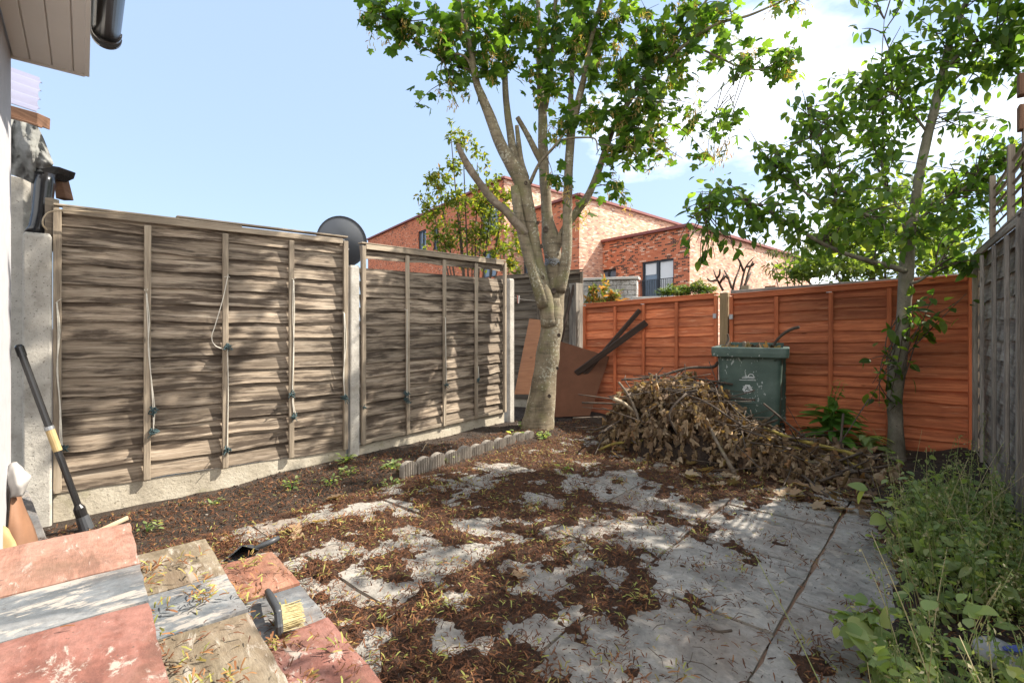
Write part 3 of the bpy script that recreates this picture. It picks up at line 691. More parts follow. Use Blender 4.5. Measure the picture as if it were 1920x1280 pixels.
# neighbour's lean-to behind the first post
def build_lean_to():
    b = W(60, 615, 3.25); t = thing('lean_to', "neighbour's lean-to with sagging felt, black downpipe and corrugated plastic roof", 'lean-to', (b.x, b.y, 0))
    def quad(name, mat, pts, th, d, n=1, wav=0):
        mb = MB(); back = cw(0, 1)*th; mb.prism([W(x, y, dd) for x, y, dd in pts], back); return mb.build(name, mat, t, bevel=.003)
    quad('wall_board', M['concrete'], [(6, 900, 3.12), (44, 895, 3.16), (44, 335, 3.16), (6, 325, 3.12)], .06, 0)
    quad('wall_board', M['render'], [(44.5, 700, 3.2), (62, 700, 3.22), (76, 340, 3.22), (44.5, 330, 3.2)], .05, 0)
    quad('rafter', M['brown_timber'], [(10, 213, 3.15), (70, 234, 3.22), (71, 212, 3.22), (10, 195, 3.15)], .09, 0)
    quad('rafter', M['brown_timber'], [(8, 219, 3.13), (72, 238, 3.20), (72, 233, 3.20), (8, 213, 3.13)], .03, 0)
    # corrugated sheet
    mb = MB(); n = 60; vs = []; p0, p1 = W(5, 190, 3.15), W(72, 212, 3.24); upv = (W(77, 148, 3.6)-W(72, 212, 3.24))
    for i in range(n+1):
        q = i/n; c = p0.lerp(p1, 0)+0*upv
    for j in range(2):
        for i in range(n+1):
            q = i/n; s = j
            base = p0.lerp(p1, s)+upv*q; vs.append(base+UP*.012*math.sin(q*2*math.pi*4)+cw(0, -1)*.012*math.cos(q*2*math.pi*4))
    fs = [(i, i+1, n+2+i, n+1+i) for i in range(n)]
    vs2 = [v+UP*.004 for v in vs]; k = len(vs); fs += [tuple(k+x for x in reversed(f)) for f in fs]
    mb.add(vs+vs2, fs); mb.build('roof_sheet', M['poly'], t, smooth=True)
    # felt draped over the eave: crumpled sheet
    outline = [(5, 222), (45, 226), (70, 238), (84, 262), (98, 305), (78, 308), (62, 318), (63, 340), (45, 330), (30, 326), (5, 322)]
    mb = MB(); nx, ny = 22, 22; vs = []
    top = [(5, 222), (25, 224), (48, 230), (70, 238), (80, 258), (99, 306)]; bot = [(5, 325), (22, 328), (44, 336), (62, 345), (66, 318), (96, 312)]
    def along(P, q):
        k = q*(len(P)-1); i = min(int(k), len(P)-2); f = k-i; return (P[i][0]*(1-f)+P[i+1][0]*f, P[i][1]*(1-f)+P[i+1][1]*f)
    for j in range(ny+1):
        for i in range(nx+1):
            a = along(top, i/nx); c = along(bot, i/nx); s = j/ny; x, y = a[0]*(1-s)+c[0]*s, a[1]*(1-s)+c[1]*s
            d = 3.06-.03*math.sin(s*math.pi)+.05*mnoise.noise(Vector((x*.06, y*.02, 1)))+.02*mnoise.noise(Vector((x*.15, y*.15, 5)))
            vs.append(W(x, y, d))
    fs = [(j*(nx+1)+i, j*(nx+1)+i+1, (j+1)*(nx+1)+i+1, (j+1)*(nx+1)+i) for j in range(ny) for i in range(nx)]
    k = len(vs); vs += [v+cw(0, 1)*.006 for v in vs]; fs += [tuple(k+x for x in reversed(f)) for f in fs]
    mb.add(vs, fs); mb.build('roofing_felt', M['felt'], t, smooth=True)
    quad('gutter', M['black_pvc'], [(62, 305, 3.05), (112, 313, 3.15), (108, 325, 3.15), (92, 332, 3.12), (64, 328, 3.05)], .12, 0)
    mb = MB(); mb.tube([W(84, 326, 3.10), W(84, 345, 3.10), W(78, 400, 3.08), W(72, 428, 3.06), W(68, 440, 3.05)], [.05, .05, .047, .047, .055], 14); mb.build('downpipe', M['black_pvc'], t, smooth=True)
    quad('fascia_end', M['brown_timber'], [(100, 333, 3.2), (112, 325, 3.2), (124, 372, 3.25), (104, 372, 3.22)], .06, 0)
    quad('trim_post', M['batten_grey'], [(83, 470, 3.0), (98, 470, 3.02), (98, 371, 3.02), (83, 370, 3.0)], .05, 0)
build_lean_to()
mb = MB(); mb.tube([tuple(p[:3]) for p in smooth_path([W(88, 432, 2.9), W(80, 420, 2.88), W(84, 405, 2.9), (W(100, 396, 2.94)), W(150, 396, 3.0), W(235, 402, 3.15)])], .0045, 6)
tag(mb.build('cable', M['pale_timber'], smooth=True), 'thin tan cable curving over the top of the long weathered panel', 'cable')

# ------------------------------------------------------------------ brick houses behind
def build_brick():
    dl = cw((340-960)/F, 1).normalized(); dr = cw((1965-960)/F, 1).normalized()     # faces recede to these two directions
    def xr(px, base, dr_):   # distance along dr_ from base until pixel column px is met
        k = (px-960)/F
        bx = base.x*RX+base.y*RY; by = base.x*FX+base.y*FY; ex = dr_.x*RX+dr_.y*RY; ey = dr_.x*FX+dr_.y*FY
        return (k*by-bx)/(ex-k*ey)
    def face(mb, a, dvec, L_, z0a, z1a, z1b, m, holes=()):
        """vertical wall from a along dvec with window openings (s0,s1,z0,z1)"""
        ss = sorted({0, L_, *[h[0] for h in holes], *[h[1] for h in holes]})
        for s0, s1 in zip(ss, ss[1:]):
            zz = [z0a]; sp = [h for h in holes if h[0] <= s0+1e-6 and h[1] >= s1-1e-6]
            segs = []; lo = z0a
            for h in sorted(sp, key=lambda q: q[2]): segs.append((lo, h[2], h[2])); lo = h[3]
            t0 = z1a+(z1b-z1a)*s0/L_; t1 = z1a+(z1b-z1a)*s1/L_; segs.append((lo, t0, t1))
            for (l, ta, tb) in segs:
                p = a+dvec*s0; q = a+dvec*s1
                vs = [(p.x, p.y, l), (q.x, q.y, l), (q.x, q.y, tb), (p.x, p.y, ta)]
                mb.add(vs, [(0, 1, 2, 3)], [[(s0, l), (s1, l), (s1, tb), (s0, ta)]], 0, m)
    def volume(label, pxc, pyc, d, left_px, right_px, left_py, mats, wins, right_py):
        c = W(pxc, pyc, d); base = Vector((c.x, c.y, 0)); t = thing('brick_house', label, 'house', base, 'brick terrace behind the garden')
        Ll = -xr(left_px, base, -dl) if False else abs(xr(left_px, base, -dl)) ; Lr = abs(xr(right_px, base, dr))
        lv = -dl if xr(left_px, base, -dl) > 0 else dl
        inn = (lv+dr).normalized()
        mb = MB(); hl = []
        for (p0, p1, y0, y1) in wins:
            s0, s1 = sorted((abs(xr(p0, base, lv)), abs(xr(p1, base, lv))))
            pm = base+lv*(s0+s1)/2; dm = pm.x*FX+pm.y*FY
            hl.append((s0, s1, max(.3, zat(y1, dm)), zat(y0, dm)))
        pe = base+lv*Ll; zl = zat(left_py, pe.x*FX+pe.y*FY); pe = base+dr*Lr; zr = zat(right_py, pe.x*FX+pe.y*FY)
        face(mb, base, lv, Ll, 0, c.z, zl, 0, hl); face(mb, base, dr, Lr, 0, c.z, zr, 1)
        # back walls and roof close the block
        e1 = base+lv*Ll; e2 = base+dr*Lr; e3 = e1+dr*Lr
        mb.add([(e1.x, e1.y, 0), (e3.x, e3.y, 0), (e3.x, e3.y, min(zl, zr)), (e1.x, e1.y, zl)], [(0, 1, 2, 3)], None, 0, 0)
        mb.add([(e2.x, e2.y, 0), (e3.x, e3.y, 0), (e3.x, e3.y, min(zl, zr)), (e2.x, e2.y, zr)], [(0, 1, 2, 3)], None, 0, 0)
        mb.build('wall', [M[mats[0]], M[mats[1]]], t)
        rf = MB(); rf.add([(base.x, base.y, c.z-.05), (e1.x, e1.y, zl-.05), (e3.x, e3.y, min(zl, zr)-.05), (e2.x, e2.y, zr-.05)], [(0, 1, 2), (0, 2, 3)]); rf.build('roof', M['felt'], t)
        cp = MB()
        for (a_, za, b_, zb_) in ((base, c.z, e1, zl), (base, c.z, e2, zr)):
            A = Vector((a_.x, a_.y, za+.05)); B = Vector((b_.x, b_.y, zb_+.05)); ez = (B-A); Lz = ez.length; ez.normalize(); ex = ez.cross(UP).normalized()
            cp.obox((A+B)/2-inn*.02, ex, ez.cross(ex), ez, .34, .14, Lz+.2)
        cp.build('coping', M['coping_red'], t)
        nl = lv.cross(UP); nl = nl if nl.dot(-base) > 0 else -nl
        for i, (s0, s1, z0, z1) in enumerate(hl):
            wdt = s1-s0; cen = base+lv*(s0+s1)/2; cen.z = (z0+z1)/2; fm = MB(); w_ = .09
            inset = -.12
            for (cx_, cz_, sx_, sz_) in ((0, (z1-z0)/2-w_/2, wdt, w_), (0, -(z1-z0)/2+w_/2, wdt, w_), (-wdt/2+w_/2, 0, w_, z1-z0-2*w_), (wdt/2-w_/2, 0, w_, z1-z0-2*w_)):
                fm.obox(cen+lv*cx_+UP*cz_+nl*inset, lv, nl, UP, sx_, .08, sz_)
            if wdt > .9: fm.obox(cen+nl*(inset-.003), lv, nl, UP, .14, .08, z1-z0-2*w_)
            fw = fm.build('window', M['winframe'], t)
            pn = MB(); pn.obox(cen+nl*(inset-.06), lv, nl, UP, wdt-.02, .02, z1-z0-.02); pn.build('pane', M['glass'], fw)
            for sg in (-1, 1): rv = MB(); rv.obox(cen+lv*sg*(wdt/2+.004)+nl*-.10, lv, nl, UP, .012, .2, z1-z0); rv.build('reveal', M['brick_red'], fw)
            if (wdt > 1.2 and z1-z0 > 1.5 and 'terrace end' in label):
                bl = MB(); bl.obox(cen+lv*(-wdt*.24)+nl*(inset-.03)+UP*.18, lv, nl, UP, wdt*.38, .01, (z1-z0)*.78); bl.obox(cen+lv*(wdt*.25)+nl*(inset-.03)+UP*(z1-z0)*.31, lv, nl, UP, wdt*.34, .01, (z1-z0)*.30); bl.build('blind', M['blind'], fw)
                rl = MB(); zr0 = z0+.05; hr = 1.05
                for k in range(19): rl.obox(cen+lv*(-wdt/2+wdt*k/18)+nl*.06+UP*(z0+hr/2-cen.z), lv, nl, UP, .022, .022, hr)
                for zz in (z0+.04, z0+hr): rl.obox(cen+nl*.06+UP*(zz-cen.z), lv, nl, UP, wdt+.08, .035, .035)
                rl.build('balcony_railing', M['winframe'], t)
        return t
    volume('tallest brick house with a sloping roof edge behind the young green tree', 945, 335, 31, 690, 1110, 450, ('brick_red', 'brick_sunlit'),
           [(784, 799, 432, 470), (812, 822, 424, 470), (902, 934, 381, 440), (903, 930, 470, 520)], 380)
    volume('middle brick house half hidden by the forked tree', 1086, 367, 27.5, 963, 1300, 406, ('brick_red', 'brick_sunlit'),
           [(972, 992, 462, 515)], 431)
    volume('brick house at the terrace end with a dark framed balcony window', 1293, 424, 24, 1084, 1520, 463, ('brick_mix', 'brick_sunlit'),
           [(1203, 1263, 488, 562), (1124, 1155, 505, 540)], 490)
build_brick()

# ------------------------------------------------------------------ neighbours' garden walls, shed and dish
def build_far_bits():
    a, b = W(1085, 615, 9.6), W(1196, 615, 9.2)
    t = thing('stone_wall', 'whitish rough stone wall with flat coping behind the reddish shrub', 'wall', ((a.x+b.x)/2, (a.y+b.y)/2, 0))
    e = (b-a); e.z = 0; L_ = e.length; e.normalize(); n = Vector((e.y, -e.x, 0)); n = n if n.dot(-a) > 0 else -n
    mb = MB(); z = .6; top = zat(526, 9.4)
    while z < top-.02:
        h = random.uniform(.07, .14); h = min(h, top-z); x = 0
        while x < L_:
            w = random.uniform(.12, .34); w = min(w, L_-x)
            c = a+e*(x+w/2); mb.obox((c.x, c.y, z+h/2)+n*random.uniform(-.012, .012) if False else Vector((c.x, c.y, z+h/2))+n*random.uniform(-.015, .015), e, n, UP, w-.012, .25, h-.012); x += w
        z += h
    c = (a+b)/2; mb.obox((c.x, c.y, top/2-.02), e, n, UP, L_-.02, .21, top-.04)
    mb.build('stonework', M['wallstone'], t, bevel=.006)
    mb = MB(); mb.obox((c.x, c.y, top+.025), e, n, UP, L_+.06, .30, .05); mb.build('coping', M['coping'], t, bevel=.006)
    a, b = W(1194, 615, 8.8), W(1300, 615, 8.4); c = (a+b)/2; e = (b-a); e.z = 0; L_ = e.length; e.normalize(); n = Vector((e.y, -e.x, 0)); zt_ = zat(556, 8.6)
    t = thing('low_wall', 'low garden wall with pale coping under the conifer', 'wall', (c.x, c.y, 0))
    mb = MB(); mb.obox((c.x, c.y, zt_/2-.03), e, n, UP, L_, .2, zt_-.06); mb.build('stonework', M['wallstone'], t)
    mb = MB(); mb.obox((c.x, c.y, zt_-.025), e, n, UP, L_+.1, .3, .05); mb.build('coping', M['coping'], t, bevel=.005)
    # flat-roofed shed right behind the orange fence
    off = -fp.n*.25; s0, s1 = fp.at(-.03, 0)+off, fp.at(.99, 0)+off; e = (s1-s0); e.z = 0; L_ = e.length; e.normalize(); n = fp.n
    t = thing('garden_shed', 'flat roofed grey shed close behind the orange fence', 'shed', ((s0.x+s1.x)/2, (s0.y+s1.y)/2, 0))
    z0 = zat(545, 5.62); z1 = zat(512, 4.36)
    cen = (s0+s1)/2-n*.55; mb = MB(); mb.obox((cen.x, cen.y, .74), e, n, UP, L_-.1, 1.0, 1.44); mb.build('wall', M['fence_old'], t)
    ez = (Vector((s1.x, s1.y, z1))-Vector((s0.x, s0.y, z0))).normalized(); nn = ez.cross(n).normalized()
    nn = nn if nn.z > 0 else -nn
    mid = Vector(((s0.x+s1.x)/2, (s0.y+s1.y)/2, (z0+z1)/2))-n*.55
    mb = MB(); mb.obox(mid-nn*.03, ez, n, nn, L_, 1.2, .06); mb.build('roof', M['felt'], t, bevel=.006)
    for px, py, d, w, h, lab in ((1393, 541, 5.55, .085, .055, 'small tan timber block lying on the flat shed roof'), (1441, 536, 5.45, .11, .035, 'flat brown brick lying on the shed roof near the bare shrub')):
        p = W(px, py, d)-n*.12; mb = MB()
        q = (p-Vector((s0.x, s0.y, 0))).dot(e)/L_; zz = z0+(z1-z0)*q
        mb.obox((p.x, p.y, zz+h/2+.001), ez, n, nn, w, .1, h); tag(mb.build('timber_block', M['brown_timber'] if h < .05 else M['pale_timber'], bevel=.003), lab, 'block')
    # satellite dish seen from behind
    d = 6.2; c = W(637, 457, d); R = 47/F*d
    t = thing('satellite_dish', 'dark grey satellite dish seen from behind above the fence', 'satellite dish', (c.x, c.y, 0))
    fwd = (cw(-.12, 1)+UP*.35).normalized(); rt = fwd.cross(UP).normalized(); up_ = rt.cross(fwd).normalized()
    mb = MB(); nr, ns = 8, 40; vs = []; 
    for s_, dep in ((0, 0), (1, .012)):
        for i in range(nr+1):
            for k in range(ns):
                r_ = R*i/nr; an = 2*math.pi*k/ns
                vs.append(c+rt*r_*math.cos(an)+up_*r_*math.sin(an)*1.05+fwd*(.13*(i/nr)**2-dep))
    fs = []
    off = (nr+1)*ns
    for o in (0, off):
        for i in range(nr):
            for k in range(ns):
                f = (o+i*ns+k, o+i*ns+(k+1) % ns, o+(i+1)*ns+(k+1) % ns, o+(i+1)*ns+k); fs.append(f if o else f[::-1])
    for k in range(ns): fs.append((nr*ns+k, nr*ns+(k+1) % ns, off+nr*ns+(k+1) % ns, off+nr*ns+k))
    mb.add(vs, fs); mb.build('reflector', M['dish'], t, smooth=True)
    mb = MB(); mb.tube([(c.x, c.y, 0), tuple(Vector((c.x, c.y, c.z-.05))-fwd*.09), ], .024, 10); mb.obox(c-fwd*.05-up_*.02, rt, up_, fwd, .14, .16, .06); mb.build('mount', M['steel'], t)
    cb = MB(); cb.tube([tuple(p[:3]) for p in smooth_path([c-fwd*.06-rt*.10-up_*.10, c-fwd*.10-rt*.06+up_*.05, c-fwd*.11+rt*.02+up_*.07, c-fwd*.07+rt*.12-up_*.06])], .006, 6); cb.build('cable', M['whitefilm'], t, smooth=True)
build_far_bits()

# ------------------------------------------------------------------ leaves
def leaf_palmate():
    """five-lobed leaf, stalk at the origin, tip along +x, unit length"""
    half = [(0.02, 0.0), (-.03, .16), (.02, .30), (.06, .44), (.17, .40), (.24, .36), (.30, .47), (.40, .56), (.52, .60), (.55, .47), (.53, .34), (.50, .24), (.62, .25), (.74, .26), (.80, .16), (1.0, 0.0)]
    out = half+[(x, -y) for x, y in reversed(half[1:-1])]
    vs = [(.30, 0, .03)]
    for x, y in out:
        z = -.22*abs(y)**1.3 - .12*max(0, x-.4)**2*2 + .02*math.sin(9*x)
        vs.append((x, y, z))
    n = len(out); fs = [(0, 1+i, 1+(i+1) % n) for i in range(n)]
    return vs, fs
def leaf_oval(w=.52, curl=.25, n=6):
    vs = []; fs = []
    for i in range(n+1):
        t = i/n; wd_ = w*.5*math.sin(math.pi*min(1, t**.8*.97+.015))**.8; z = -curl*t*t
        vs += [(t, -wd_, z+.16*wd_), (t, 0, z), (t, wd_, z+.16*wd_)]
    for i in range(n):
        a = i*3; fs += [(a, a+3, a+4, a+1), (a+1, a+4, a+5, a+2)]
    return vs, fs
def leaf_quad(w=.5):
    return [(0, 0, 0), (.4, w*.5, .05), (1, 0, -.12), (.4, -w*.5, .05)], [(0, 3, 2), (0, 2, 1)]
def leaf_wing():
    """one winged seed: a round nut and a bent wing"""
    vs = [(0, -.07, 0), (0, .07, 0), (.22, -.06, .05), (.22, .05, .06), (.58, -.16, .10), (.58, .03, .12), (1.0, -.16, .02), (.97, -.03, .03)]
    return vs, [(0, 2, 3, 1), (2, 4, 5, 3), (4, 6, 7, 5)]
PALM = leaf_palmate(); OVAL = leaf_oval(); WING = leaf_wing(); QUAD = leaf_quad(); LANCE = leaf_oval(.26, .35, 5)

def tube_limb(mb, pts, sub=5, n=10, wob=.12, seed=None):
    P = smooth_path(pts, sub); mb.tube([p[:3] for p in P], [max(.0015, p[3]) for p in P], n, None, 0, True, wob, random.random()*50 if seed is None else seed)
    return [Vector(p[:3]) for p in P]
def px_limb(lst): return [(*W(x, y, d), r) for x, y, d, r in lst]

def grow_foliage(name_twig, name_leaf, root, limb_pts, clusters, leaf, size, mat_leaf, mat_twig, tilt=.55, dens=22.0, depth_k=1.0, droop=.35, twigs=5, keys=None, lift=0.0):
    """twigs reach from the nearest limb point into each cluster and carry the leaves"""
    L_ = np.array([tuple(p) for p in limb_pts]); tw = MB(); pos = []; kpos = []
    for (px, py, d, rx, ry) in clusters:
        c = W(px, py, d); near = L_[np.argsort(((L_-np.array(c))**2).sum(1))[:6]]
        srx, sry = rx/F*d, ry/F*d
        n = int(rx*ry/dens); nt = max(2, int(twigs*(.5+n/90)))
        per = max(3, n//nt)
        for k in range(nt):
            u = np.array([random.gauss(0, .62), random.gauss(0, .62), random.gauss(0, .6)*depth_k])
            tip = c+cw(u[0]*srx, u[2]*srx)+UP*u[1]*sry
            st = Vector(near[random.randrange(len(near))]); ln = (tip-st).length
            if ln > .9: st = tip.lerp(st, .9/ln*random.uniform(.7, 1)); 
            mid = st.lerp(tip, .5)+Vector((random.gauss(0, .06), random.gauss(0, .06), .05+random.gauss(0, .04)))*min(1, ln)
            pp_ = smooth_path([(*st, .006), (*mid, .0042), (*tip, .002)], 4); tw.tube([p[:3] for p in pp_], [p[3] for p in pp_], 5)
            for q in range(per):
                t = random.uniform(.25, 1.0)**.6; i = min(int(t*(len(pp_)-1)), len(pp_)-1); b = pp_[i]
                s = size*1.15
                pos.append((b[0]+random.gauss(0, .6)*s, b[1]+random.gauss(0, .6)*s, b[2]+random.gauss(-.15, .55)*s+lift))
            if keys and random.random() < keys:
                kpos.append(tuple(tip.lerp(mid, random.random()*.5)))
    tw.build(name_twig, mat_twig, root)
    pos = np.array(pos); n = len(pos)
    scatter(name_leaf, mat_leaf, leaf[0], leaf[1], pos, rots(n, tilt, None, droop), size*RNG.uniform(.6, 1.25, n), RNG.uniform(0, 1, n), root)
    return kpos

# ------------------------------------------------------------------ the forked sycamore
def build_sycamore():
    base = W(1012, 806, 5.45); t = thing('sycamore_tree', 'forked smooth barked tree with lobed leaves standing before the corner', 'tree', (base.x, base.y, 0))
    mb = MB(); pts = []
    trunk = px_limb([(1006, 825, 5.45, .20), (1008, 800, 5.45, .178), (1014, 762, 5.45, .150), (1022, 700, 5.46, .132), (1031, 640, 5.48, .122), (1035, 600, 5.5, .124), (1034, 560, 5.5, .112)])
    pts += tube_limb(mb, trunk, 6, 18, .10, 3)
    pts += tube_limb(mb, px_limb([(1031, 610, 5.46, .10), (1022, 560, 5.42, .088), (1008, 500, 5.40, .078), (998, 440, 5.38, .074), (988, 380, 5.36, .072), (976, 335, 5.34, .085), (957, 305, 5.3, .070), (936, 265, 5.26, .060), (920, 222, 5.22, .055), (904, 183, 5.18, .044), (892, 150, 5.14, .036), (880, 80, 5.1, .03), (862, 10, 5.05, .024), (850, -60, 5.0, .018)]), 5, 14, .10, 5)
    pts += tube_limb(mb, px_limb([(1020, 575, 5.40, .07), (1000, 510, 5.34, .062), (983, 450, 5.32, .058), (972, 400, 5.32, .055), (966, 350, 5.33, .05)]), 5, 12, .08, 8)
    pts += tube_limb(mb, px_limb([(976, 338, 5.33, .06), (966, 305, 5.36, .05), (957, 250, 5.4, .042), (949, 190, 5.42, .036), (946, 120, 5.45, .03), (945, 40, 5.48, .024), (940, -60, 5.5, .018)]), 5, 11, .08, 9)
    pts += tube_limb(mb, px_limb([(985, 335, 5.36, .045), (976, 300, 5.40, .034), (972, 265, 5.42, .028), (969, 236, 5.43, .022)]), 4, 9, .08, 10)
    pts += tube_limb(mb, px_limb([(1036, 600, 5.52, .115), (1040, 540, 5.54, .108), (1038, 490, 5.56, .10), (1032, 445, 5.58, .095), (1026, 405, 5.6, .062), (1021, 330, 5.62, .060), (1018, 270, 5.64, .056), (1017, 215, 5.66, .05), (1012, 150, 5.7, .038), (1010, 70, 5.74, .03), (1008, -40, 5.8, .022)]), 5, 14, .12, 12)
    pts += tube_limb(mb, px_limb([(1018, 222, 5.65, .036), (1027, 175, 5.62, .032), (1035, 110, 5.58, .028), (1040, 30, 5.55, .024), (1044, -60, 5.5, .018)]), 5, 9, .08, 13)
    pts += tube_limb(mb, px_limb([(1017, 305, 5.62, .044), (1005, 285, 5.6, .036), (990, 255, 5.58, .032), (970, 220, 5.55, .026)]), 4, 10, .08, 14)
    pts += tube_limb(mb, px_limb([(1046, 545, 5.5, .085), (1058, 505, 5.46, .064), (1063, 465, 5.42, .056), (1064, 400, 5.4, .052), (1066, 320, 5.38, .048), (1072, 240, 5.36, .046), (1082, 200, 5.34, .04), (1094, 150, 5.3, .032), (1110, 70, 5.24, .026), (1128, 0, 5.2, .02), (1145, -70, 5.15, .016)]), 5, 12, .08, 15)
    pts += tube_limb(mb, px_limb([(1070, 260, 5.36, .036), (1070, 190, 5.42, .03), (1074, 110, 5.46, .026), (1080, 30, 5.5, .022), (1085, -60, 5.5, .016)]), 5, 9, .08, 16)
    pts += tube_limb(mb, px_limb([(1036, 470, 5.56, .07), (1052, 445, 5.55, .052), (1066, 418, 5.56, .044), (1085, 392, 5.56, .046), (1103, 366, 5.54, .042), (1120, 326, 5.5, .038), (1132, 290, 5.46, .035), (1152, 235, 5.4, .032), (1172, 202, 5.34, .03), (1200, 158, 5.28, .03), (1224, 126, 5.22, .026), (1252, 90, 5.16, .02), (1284, 44, 5.1, .016), (1322, 5, 5.04, .012), (1350, -50, 5.0, .009)]), 5, 11, .08, 17)
    pts += tube_limb(mb, px_limb([(1225, 126, 5.22, .022), (1268, 97, 5.12, .019), (1310, 64, 5.04, .017), (1354, 42, 4.96, .015), (1402, 30, 4.9, .012), (1450, 10, 4.84, .009), (1490, -8, 4.8, .006)]), 5, 8, .06, 18)
    pts += tube_limb(mb, px_limb([(1232, 132, 5.22, .016), (1268, 112, 5.16, .014), (1306, 92, 5.1, .012), (1348, 108, 5.02, .01), (1394, 128, 4.96, .008), (1450, 128, 4.9, .006), (1502, 104, 4.85, .004)]), 5, 7, .06, 19)
    pts += tube_limb(mb, px_limb([(993, 345, 5.34, .022), (1012, 305, 5.3, .017), (1035, 280, 5.28, .015), (1057, 252, 5.26, .012), (1075, 230, 5.24, .008)]), 4, 7, .06, 20)
    pts += tube_limb(mb, px_limb([(1030, 284, 5.28, .013), (1056, 262, 5.24, .012), (1092, 258, 5.2, .010), (1116, 261, 5.18, .008), (1120, 282, 5.16, .005)]), 4, 6, .05, 21)
    pts += tube_limb(mb, px_limb([(890, 140, 5.14, .02), (870, 105, 5.08, .013), (830, 100, 5.0, .010), (790, 88, 4.94, .009), (755, 50, 4.88, .007), (735, 20, 4.84, .005)]), 4, 7, .05, 22)
    tk = mb.build('trunk', M['bark'], t, smooth=True)
    # cut dead limb leaning out to the left
    dl_ = MB(); tube_limb(dl_, px_limb([(985, 440, 5.30, .045), (968, 419, 5.26, .047), (948, 396, 5.2, .044), (930, 382, 5.15, .043), (901, 346, 5.08, .038), (884, 322, 5.02, .040), (874, 306, 4.99, .034), (862, 280, 4.95, .027), (857, 269, 4.93, .022)]), 5, 9, .3, 31); dl_.build('dead_limb', M['deadwood'], t, smooth=True)
    # knots and pruning scars on the bark
    for px, py, d, r in ((986, 343, 5.27, .02), (1008, 418, 5.30, .018), (1015, 462, 5.30, .02), (1045, 690, 5.32, .016), (1048, 628, 5.34, .02), (1030, 742, 5.30, .02), (1023, 430, 5.49, .032), (1055, 440, 5.49, .018), (1018, 520, 5.33, .018), (1038, 545, 5.41, .03)):
        kn = MB(); c = W(px, py, d); n_ = cw(0, -1); rt = cw(1, 0)
        ring = []
        for q in (1.0, .8, .45):
            ring.append([c+rt*math.cos(a*.785)*r*q+UP*math.sin(a*.785)*r*q*1.2+n_*(.012 if q == .8 else (.0 if q == 1 else -.004)) for a in range(8)])
        vs = sum(ring, []); fs = [(l*8+i, l*8+(i+1) % 8, (l+1)*8+(i+1) % 8, (l+1)*8+i) for l in range(2) for i in range(8)]+[tuple(16+i for i in range(8))]
        kn.add(vs, fs); kn.build('knot', M['twig'], tk, smooth=True)
    cl = [(690, 22, 4.8, 26, 22), (715, 35, 4.85, 42, 30), (1310, 275, 4.95, 50, 34), (1215, 265, 5.1, 50, 40), (720, 28, 4.85, 48, 30), (775, 40, 4.9, 55, 48), (835, 70, 5.0, 55, 55), (845, 150, 5.05, 40, 38), (825, 178, 5.0, 22, 20), (885, 45, 5.1, 55, 50), (935, 60, 5.25, 50, 60), (940, 135, 5.2, 34, 40), (905, 120, 5.1, 30, 40),
          (990, 50, 5.4, 50, 60), (1010, 130, 5.45, 40, 40), (1030, 180, 5.4, 34, 34), (1035, 235, 5.35, 26, 28), (1045, 60, 5.4, 45, 55), (1088, 50, 5.3, 50, 60), (1110, 130, 5.3, 50, 55), (1100, 215, 5.3, 34, 34), (1155, 55, 5.2, 55, 60), (1170, 140, 5.2, 55, 50), (1150, 215, 5.3, 55, 40), (1200, 70, 5.1, 40, 60),
          (1200, 215, 5.2, 50, 40), (1235, 255, 5.1, 52, 38), (1290, 262, 5.0, 50, 34), (1335, 285, 4.95, 20, 20), (1240, 180, 5.1, 50, 40), (1250, 300, 5.05, 40, 20), (1160, 285, 5.25, 38, 36), (1168, 345, 5.2, 22, 32), (1090, 385, 5.6, 24, 16), (1062, 345, 5.3, 12, 20), (1040, 320, 5.35, 12, 30),
          (1245, 50, 5.1, 45, 50), (1300, 25, 5.0, 55, 30), (1300, 85, 5.1, 45, 20), (1370, 22, 4.95, 60, 22), (1350, 90, 5.0, 55, 26), (1400, 75, 4.9, 34, 24), (1440, 112, 4.9, 48, 22), (1495, 96, 4.85, 34, 24), (1470, 6, 4.8, 40, 14), (1525, 14, 4.75, 16, 16), (1385, 128, 4.9, 26, 18), (1260, 140, 5.15, 30, 30)]
    up_cl = [(x+random.uniform(-30, 30), y, 5.6+random.uniform(-.5, .5), 90, 60) for y in (-60, -190) for x in range(900, 1560, 170)]
    for (x, y, z) in ((-.3, 4.0, 4.9), (.1, 3.9, 4.75), (.45, 4.2, 5.2), (.7, 3.8, 4.7), (1.0, 4.1, 5.3), (.8, 3.75, 5.35), (1.25, 3.8, 5.6), (1.45, 3.85, 5.15)):  # unseen leaf clusters above the view, placed to dapple the left fence
        up_cl.append((960+F*x/y, HOR-F*(z-CAMZ)/y, y, 95, 70))
    k1 = grow_foliage('twigs', 'crown', t, pts, cl, PALM, .108, M['leaf_syc'], M['twig'], .65, 31, .9, .35, 5, .85)
    grow_foliage('twigs', 'crown', t, pts, up_cl, PALM, .135, M['leaf_syc'], M['twig'], .6, 58, 1.0, .3, 4)
    # bunches of winged seeds
    kp = [p for p in k1]; P = []; 
    for p in kp:
        for q in range(random.randint(14, 26)): P.append((p[0]+random.gauss(0, .028), p[1]+random.gauss(0, .028), p[2]-.05+random.gauss(0, .045)))
    P = np.array(P); n = len(P); scatter('seed_bunches', M['keys'], WING[0], WING[1], P, rots(n, .9, None, 1.2), RNG.uniform(.04, .058, n), np.clip(RNG.normal(.5, .3, n), 0, 1), t)
build_sycamore()

